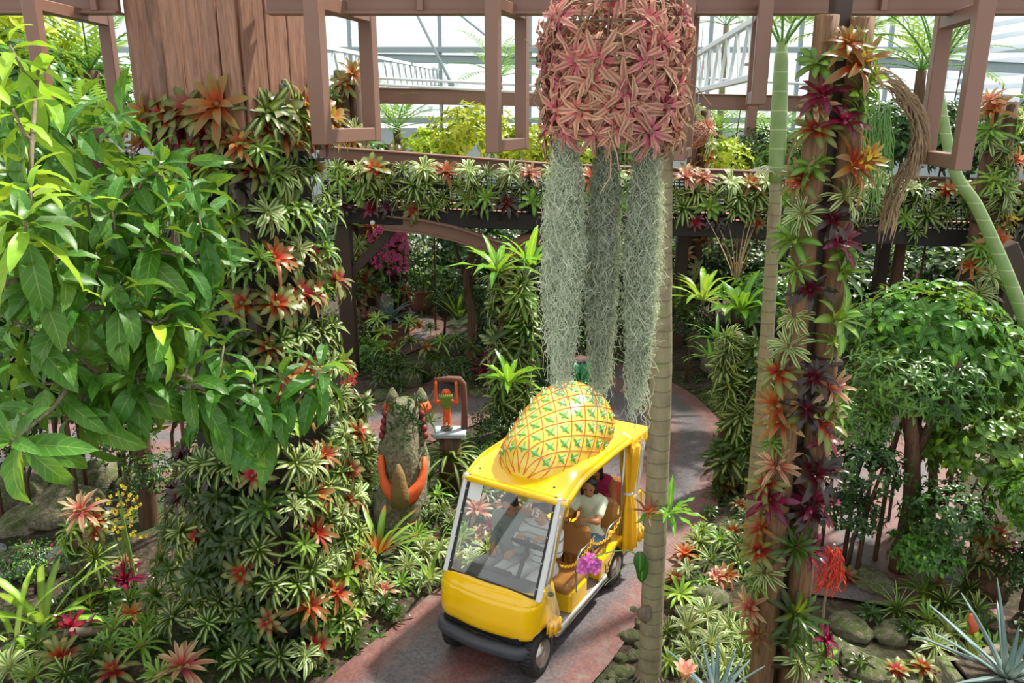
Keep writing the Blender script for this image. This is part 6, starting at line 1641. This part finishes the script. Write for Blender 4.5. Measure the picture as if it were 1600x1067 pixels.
# pots
q = G(612, 540, 0); q = Vector((q.x, q.y, 0)); o = thing('square_planter', 'square brown planter holding a blue-green palm under the bridge', 'planter', q)
mb = MB()
for (r, z) in ((0, 0),): mb.rings([[V(sx * a, sy * a, z) for sx, sy in ((-1, -1), (1, -1), (1, 1), (-1, 1))] for a, z in ((.26, 0), (.3, .5), (.33, .5), (.33, .62), (.29, .62), (.28, .55))])
mb.build('planter', M['terracotta'], o); MB().box((0, 0, .55), (.54, .54, .04)).build('soil', POTM[1], o)
MB().box((0, 0, .25), (.58, .58, .05), bev=.01).build('band', M['terracotta'], o)
for k in range(24):
    mb = MB(); mb.leaf(Matrix.Translation((0, 0, .6)) @ Matrix.Rotation(k * 2.4, 4, 'Z'), .75, .12, lerp(.1, 1.3, k / 23), .9, 'lance', 5, .3); mb.build('leaf', LM['agave'], o, True)
q = G(658, 470, 0); o = thing('round_pot', 'round brown clay pot with a flowering plant near the far path', 'pot', (q.x * .93, q.y * .93, 0))
MB().lathe([(.2, 0), (.34, .25), (.38, .45), (.33, .62), (.36, .68), (.3, .68), (.28, .6)], n=20).build('pot', M['terracotta'], o, True)
f = link('foliage', BM_['fine'], o, M=Matrix.Translation((0, 0, 1.0)) @ Matrix.Diagonal((.4, .4, .5, 1))); f['kind'] = 'stuff'
# ---- shrubs
def sh(px, py, Y, r, ky, label, zr=None, grp=None, name='shrub'):
    q = at(px, py, Y); return shrub(ky, q, r, zr or r * .9, label, grp, 0.0, name)
for (px, py, r) in ((742, 218, 1.1), (672, 236, .95), (825, 232, 1.0), (890, 236, .9), (610, 250, .7)): pass
golds = [(742, 214, 1.15, 'tallest gold-leaved shrub behind the middle of the bridge'), (670, 238, .9, 'gold-leaved shrub behind the bridge beside the second open frame'), (822, 236, .95, 'gold-leaved shrub behind the bridge beneath the narrow open frame'), (890, 240, .85, 'gold-leaved shrub behind the hanging basket')]
for px, py, r, lab in golds: sh(px, py, 19.5, r, 'gold', lab, grp='gold-leaved shrubs behind the bridge')
BK2 = [(1400, 215, 17.5, 1.3, 'dark'), (1340, 235, 18, 1.0, 'broad'), (1465, 215, 17, 1.2, 'dark'), (1530, 240, 16.5, 1.1, 'dark'), (1620, 220, 16.5, 1.3, 'broad'), (1240, 245, 18.5, .9, 'broad'), (1190, 235, 19.5, .9, 'dark'), (1000, 240, 19.5, .8, 'broad'), (560, 250, 19, .8, 'broad'), (1130, 250, 19, .8, 'gold'), (940, 245, 20, .9, 'broad')]
for i, (px, py, Y, r, ky) in enumerate(sorted(BK2)): sh(px, py, Y, r, ky, f"{('leafy green' if ky == 'broad' else 'dark-leaved' if ky == 'dark' else 'yellowish')} shrub showing above the bridge rail, {ordw(i)} from the planted pillar", grp='shrubs above the bridge rail')
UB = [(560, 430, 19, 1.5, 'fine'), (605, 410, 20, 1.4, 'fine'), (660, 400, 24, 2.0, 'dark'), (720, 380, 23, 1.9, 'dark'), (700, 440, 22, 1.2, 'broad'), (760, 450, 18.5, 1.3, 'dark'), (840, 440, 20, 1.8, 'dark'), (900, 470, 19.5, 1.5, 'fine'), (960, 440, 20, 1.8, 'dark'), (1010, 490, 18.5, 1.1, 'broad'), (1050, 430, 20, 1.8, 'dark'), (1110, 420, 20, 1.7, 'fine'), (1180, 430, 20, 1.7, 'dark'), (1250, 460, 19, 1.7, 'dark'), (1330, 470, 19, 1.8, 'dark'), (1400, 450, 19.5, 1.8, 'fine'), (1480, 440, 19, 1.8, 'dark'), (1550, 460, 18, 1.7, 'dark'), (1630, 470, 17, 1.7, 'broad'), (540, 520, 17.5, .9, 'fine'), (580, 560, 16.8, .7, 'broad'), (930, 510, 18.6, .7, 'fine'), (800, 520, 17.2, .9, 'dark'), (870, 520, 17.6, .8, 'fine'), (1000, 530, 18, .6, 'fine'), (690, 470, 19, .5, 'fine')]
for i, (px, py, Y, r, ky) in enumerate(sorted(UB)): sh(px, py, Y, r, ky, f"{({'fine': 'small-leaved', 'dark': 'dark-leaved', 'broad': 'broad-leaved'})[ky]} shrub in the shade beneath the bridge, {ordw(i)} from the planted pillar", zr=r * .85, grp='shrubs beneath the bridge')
FARB = [(px, 395, 27, 2.6, ('dark', 'fine', 'dark')[i % 3]) for i, px in enumerate(range(560, 1700, 100))]
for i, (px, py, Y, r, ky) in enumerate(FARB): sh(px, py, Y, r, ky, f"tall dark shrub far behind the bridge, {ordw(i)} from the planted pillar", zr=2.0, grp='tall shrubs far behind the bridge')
RT = [(1450, 520, 9.3, .85, 'broad', 'broad-leaved shrub standing tallest beside the pink side path'), (1385, 520, 9.8, .75, 'lance', 'glossy shrub just beside the log posts'), (1510, 560, 9.2, .8, 'broad', 'bushy shrub right before the leaning palm'), (1400, 600, 8.6, .62, 'lance', 'dark glossy shrub below the tallest broad-leaved one'), (1470, 610, 8.7, .65, 'lance', 'large-leaved shrub hanging over the pink side path'), (1560, 620, 9.4, .75, 'broad', 'leafy shrub by the dark leaning post'), (1340, 660, 8.6, .5, 'lance', 'dark shrub squeezed behind the log posts'), (1355, 730, 8.3, .5, 'dark', 'low dark shrub behind the log posts at railing height'),
      (1540, 700, 8.4, .7, 'broad', 'broad-leaved vine mass above the dark stump'), (1625, 780, 7.6, .5, 'broad', 'vine-covered shrub at the picture edge behind the agave'), (1480, 800, 7.8, .5, 'dark', 'dark vine thicket below the side path railing'), (1625, 890, 7.4, .45, 'dark', 'dark ivy thicket beside the stump'), (1450, 860, 7.9, .42, 'broad', 'broad-leaved creeper at the foot of the dark trunk'), (1330, 800, 8.4, .4, 'dark', 'small dark shrub at the pavement end of the side path'), (1225, 620, 10.8, .6, 'dark', 'dark shrub showing between slim palm and log posts'), (1235, 760, 9.4, .5, 'dark', 'low dark shrub between slim palm and log posts'), (1195, 470, 13.0, .7, 'broad', 'yellow-green shrub behind the slim palm trunk')]
for px, py, Y, r, ky, lab in RT: sh(px, py, Y, r, ky, lab, zr=r * 1.0, grp='shrubs beside the pink side path')
for (px, yb, yt, Y, r, lab) in ((1405, 880, 600, 8.4, .12, 'dark gnarled trunk among the side path shrubs'), (1440, 860, 640, 8.9, .07, 'thin dark trunk right behind the gnarled one'), (735, 560, 380, 17, .12, 'dark crooked trunk under the bridge arch')):
    a = at(px, yb, Y); b = at(px + 10, yt, Y); o = thing('gnarled_tree', lab, 'trunk', (a.x, Y, 0)); mb = MB(); h_ = b.z
    trunk(mb, [(0, 0, 0), (.05, .02, h_ * .35), (-.06, .0, h_ * .7), (b.x - a.x, 0, h_)], [r, r * .5], 10, .15, px); mb.build('trunk', M['log_dark'], o, True)
    for s in (-1, 1):
        mb = MB(); mb.tube([(-.03 * s, 0, h_ * .6), (.2 * s, .05, h_ * .85), (.4 * s, .1, h_ * 1.1)], [r * .5, r * .35, r * .2], 8); mb.build('limb', M['log_dark'], o, True)
LF = [(15, 50, 7.6, .6, 'gold'), (10, 150, 6.8, .7, 'broad'), (120, 150, 8.5, .7, 'broad'), (30, 300, 7.5, 1.0, 'broad'), (130, 330, 8.4, 1.0, 'dark'), (40, 450, 8.5, 1.1, 'dark'), (150, 480, 9.5, 1.0, 'lance'), (230, 300, 9.2, .6, 'dark'), (60, 590, 10, 1.0, 'dark'), (160, 600, 10.6, .9, 'lance'), (250, 620, 10.5, .6, 'dark'), (20, 700, 9.4, .5, 'fine'), (180, 690, 9.6, .5, 'fine'), (240, 740, 8.9, .4, 'fine'), (40, 880, 7.9, .35, 'fine'), (-60, 520, 7, 1.2, 'dark'), (-40, 350, 8, 1.3, 'broad')]
for i, (px, py, Y, r, ky) in enumerate(sorted((a, b, Y * 1.35 if Y < 8.8 and b < 650 else Y, r * 1.35 if Y < 8.8 and b < 650 else r, k) for a, b, Y, r, k in LF)): sh(px, py, Y, r, ky, f"{({'gold': 'yellow-green', 'broad': 'broad-leaved', 'dark': 'dark', 'lance': 'long-leaved', 'fine': 'fine-leaved'})[ky]} shrub behind the big-leaved tree, {ordw(i)} from the picture edge", zr=r, grp='shrubs behind the big-leaved tree')
MD = [(640, 640, 11.3, .3, 'grass'), (590, 770, 10, .35, 'grass'), (560, 740, 10.6, .35, 'fine'), (770, 660, 12.2, .45, 'fine'), (835, 650, 13, .5, 'fine'), (850, 600, 13.8, .55, 'dark'), (760, 720, 10.8, .4, 'dark'), (650, 800, 9.6, .3, 'fine'), (600, 560, 15.9, .5, 'fine'), (640, 590, 15.6, .45, 'dark'), (720, 580, 15.5, .5, 'dark'), (680, 565, 15.8, .4, 'grass'), (760, 600, 15.0, .5, 'fine'), (530, 640, 12.4, .5, 'dark'), (545, 690, 11.2, .4, 'dark'), (1075, 500, 15.5, .6, 'fine'), (1130, 620, 12.2, .4, 'grass'), (1145, 690, 11.2, .35, 'fine'), (1150, 740, 10.5, .3, 'fine'), (905, 590, 14.8, .35, 'fine')]
for i, (px, py, Y, r, ky) in enumerate(sorted(MD)): sh(px, py, Y, r, ky, f"{({'grass': 'grassy', 'dark': 'dark', 'fine': 'small-leaved'})[ky]} low shrub around the bend of the red path, {ordw(i)} from the planted pillar", zr=r * .9, grp='low shrubs around the bend')
# tree ferns
def tree_fern(px, py, Y, L, n, label, mat='fern', e=(.1, 1.1)):
    q = at(px, py, Y); o = thing('tree_fern', label, 'tree fern', (q.x, Y, 0)); mb = MB(); trunk(mb, [(0, 0, 0), (.05, 0, q.z * .5), (0, 0, q.z)], [.12, .1], 9, .2, px); mb.build('trunk', M['log_dark'], o, True)
    for k in range(n):
        mb = MB(); frond(mb, (0, 0, q.z), k * 2.4, L * rnd(.8, 1.1), lerp(e[0], e[1], k / n) + .2, 1.0, 18, L * .22, .05, 0, .014, .3, .05); mb.build('frond', LM[mat], o)
for a in ((620, 200, 21, 2.0, 15, 'tree fern behind the second open frame'), (1200, 225, 21, 1.8, 14, 'tree fern behind the slim palm crownshaft'), (1440, 110, 16.5, 1.9, 14, 'tree fern above the curled dead frond'), (140, 110, 10.5, 1.3, 12, 'tree fern seen through the first open frame'), (1120, 210, 24, 1.8, 13, 'distant tree fern beside the ringed palm'), (780, 120, 27, 2.0, 13, 'distant tree fern behind the narrow open frame'), (150, 215, 9.2, 1.0, 12, 'lower fern below the first open frame'), (1340, 60, 14.5, 1.5, 12, 'palm-like fern behind the top of the log posts')): tree_fern(*a)
for (px, py, Y, lab) in ((1135, 40, 24, 'palm crown high behind the edge-on frame'), (880, 210, 23, 'low palm crown behind the hanging basket'), (1000, 225, 21, 'low palm crown between the moss columns')):
    q = at(px, py, Y); o = thing('distant_palm', lab, 'palm', (q.x, Y, 0)); mb = MB(); trunk(mb, [(0, 0, 0), (0, 0, q.z)], [.12, .08], 9, .1, px); mb.build('trunk', M['ringed'], o, True)
    for k in range(9):
        mb = MB(); frond(mb, (0, 0, q.z), k * 2.4, 1.7, lerp(.3, 1.2, k / 9), 1.2, 20, .4, .045); mb.build('frond', LM['palm'], o)
# dark leaning post with orange flowers
a, b = G(1560, 600, 0), at(1592, 385, 12.8); o = thing('wooden_post', 'dark wooden post with orange flowers near the leaning palm', 'post', (a.x, 12.8, 0))
a2 = at(1560, 660, 12.8); MB().bar((0, 0, 0), (b.x - a.x, .3, b.z), .24, .24, bev=.02).build('post', M['steel_dark'], o)
mb = MB()
for k in range(60): mb.ball((rnd(-.1, .6), rnd(-.25, -.05), rnd(.6, 2.6)), rnd(.02, .045), 6, 4)
mb.build('orange_flowers', plain('orange_flower', '#e07a28', .6), o, kind='stuff')
# railing by the pavement
o = thing('low_railing', 'low rusty railing behind the log posts along the side path', 'railing', (4.0, 8.6, 0)); r0, r1 = at(1290, 800, 8.8) - o.location, at(1400, 730, 9.6) - o.location
r0.z = r1.z = .75
for dz in (0, -.3): MB().tube([r0 + V(0, 0, dz), r1 + V(0, 0, dz)], .02, 6).build('rail', M['steel_dark'], o)
for f in (0, .5, 1): p = lerp(r0, r1, f); MB().tube([V(p.x, p.y, 0), p], .022, 6).build('post', M['steel_dark'], o)
# flowers: bougainvillea, torch lilies, yellow daisies
def blooms(name, label, cat, centre, spread, n, mat, size, parts='blossom', stemlen=.5, kind=None):
    o = thing(name, label, cat, (centre[0], centre[1], 0)); c = Vector((0, 0, centre[2])); mb = MB()
    for k in range(n):
        p = c + V(rnd(-1, 1) * spread[0], rnd(-1, 1) * spread[1], rnd(-1, 1) * spread[2])
        for j in range(5): mb.leaf(frame(p, (rnd(-1, 1), -1, rnd(0, 1.2))) @ Matrix.Rotation(j * 1.26, 4, 'Z'), size, size * .8, .4, .4, 'oval', 2, .1)
    mb.build(parts + 's', mat, o, kind='stuff'); mb = MB()
    for k in range(7): mb.tube([(rnd(-.1, .1), rnd(-.1, .1), 0), c + V(rnd(-1, 1) * spread[0], rnd(-1, 1) * spread[1], rnd(-.5, 1) * spread[2])], [.012, .005], 5)
    mb.build('stems', M['stem_green'], o); return o
mg = leafmat('leaf_magenta', '#c2247c', '#d84a9a', None, trans=.3)
blooms('bougainvillea', 'magenta bougainvillea cascading under the bridge brace', 'flowering shrub', at(608, 385, 18.2), (.45, .3, .55), 150, mg, .07)
blooms('bougainvillea', 'small white flowering shrub above the round brown pot', 'flowering shrub', at(660, 375, 21), (.5, .3, .35), 60, plain('white_petal', '#dfe6da', .6), .06)
blooms('yellow_daisy', 'small bush of yellow daisies at the pillar foot by the pond', 'flower', at(190, 805, 7.9), (.2, .15, .32), 55, leafmat('leaf_yellow', '#e8c21e', '#f2d84a', None), .028)
blooms('torch_ginger', 'red cone flowers beside the bridge post', 'flower', at(545, 582, 12.2), (.1, .1, .22), 30, leafmat('leaf_crimson', '#b81e38', '#d23a50', None), .06)
blooms('pink_impatiens', 'tiny pink flowers by the pond boulders', 'flower', at(45, 858, 8.2), (.2, .15, .08), 14, mg, .025)
# dark stump under the vines and leafy ground cover
q = at(1548, 880, 8.0); o = thing('dark_stump', 'dark rough stump crowned with red bromeliads', 'stump', (q.x, 8.0, 0)); MB().lathe([(.24, 0), (.2, .3), (.17, q.z * .7), (.19, q.z + .05)], n=12).build('stump', M['log_dark'], o, True)
mb = MB(); mb.lathe([(.2, 0), (.23, .05), (.19, .1)], c=(0, 0, q.z - .1), n=12).build('rim', M['log_dark'], o, True)
mb = MB(); rg = random.Random(9); cnt = 0
while cnt < 9000:
    x, y = rg.uniform(-8, 8), 4.8 + 14 * rg.random() ** 1.3
    if pdist(x, y) < .06 or noise.noise(Vector((x * .8, y * .8, 5))) < -.12: continue
    cnt += 1; z = gh(x, y); s_ = rg.uniform(.05, .12) * (1 + y * .03); mb.leaf(Matrix.Translation((x, y, z)) @ Matrix.Rotation(rg.uniform(0, 6.28), 4, 'Z'), s_, s_ * .5, rg.uniform(.3, 1.1), .8, 'oval', 2, .2, 0 if rg.random() < .6 else 1)
o = mb.build('ground_cover', [LM['shrub_dark'], LM['shrub']]); tag(o, 'low leafy ground cover spreading through the planting beds', 'ground cover', kind='stuff')
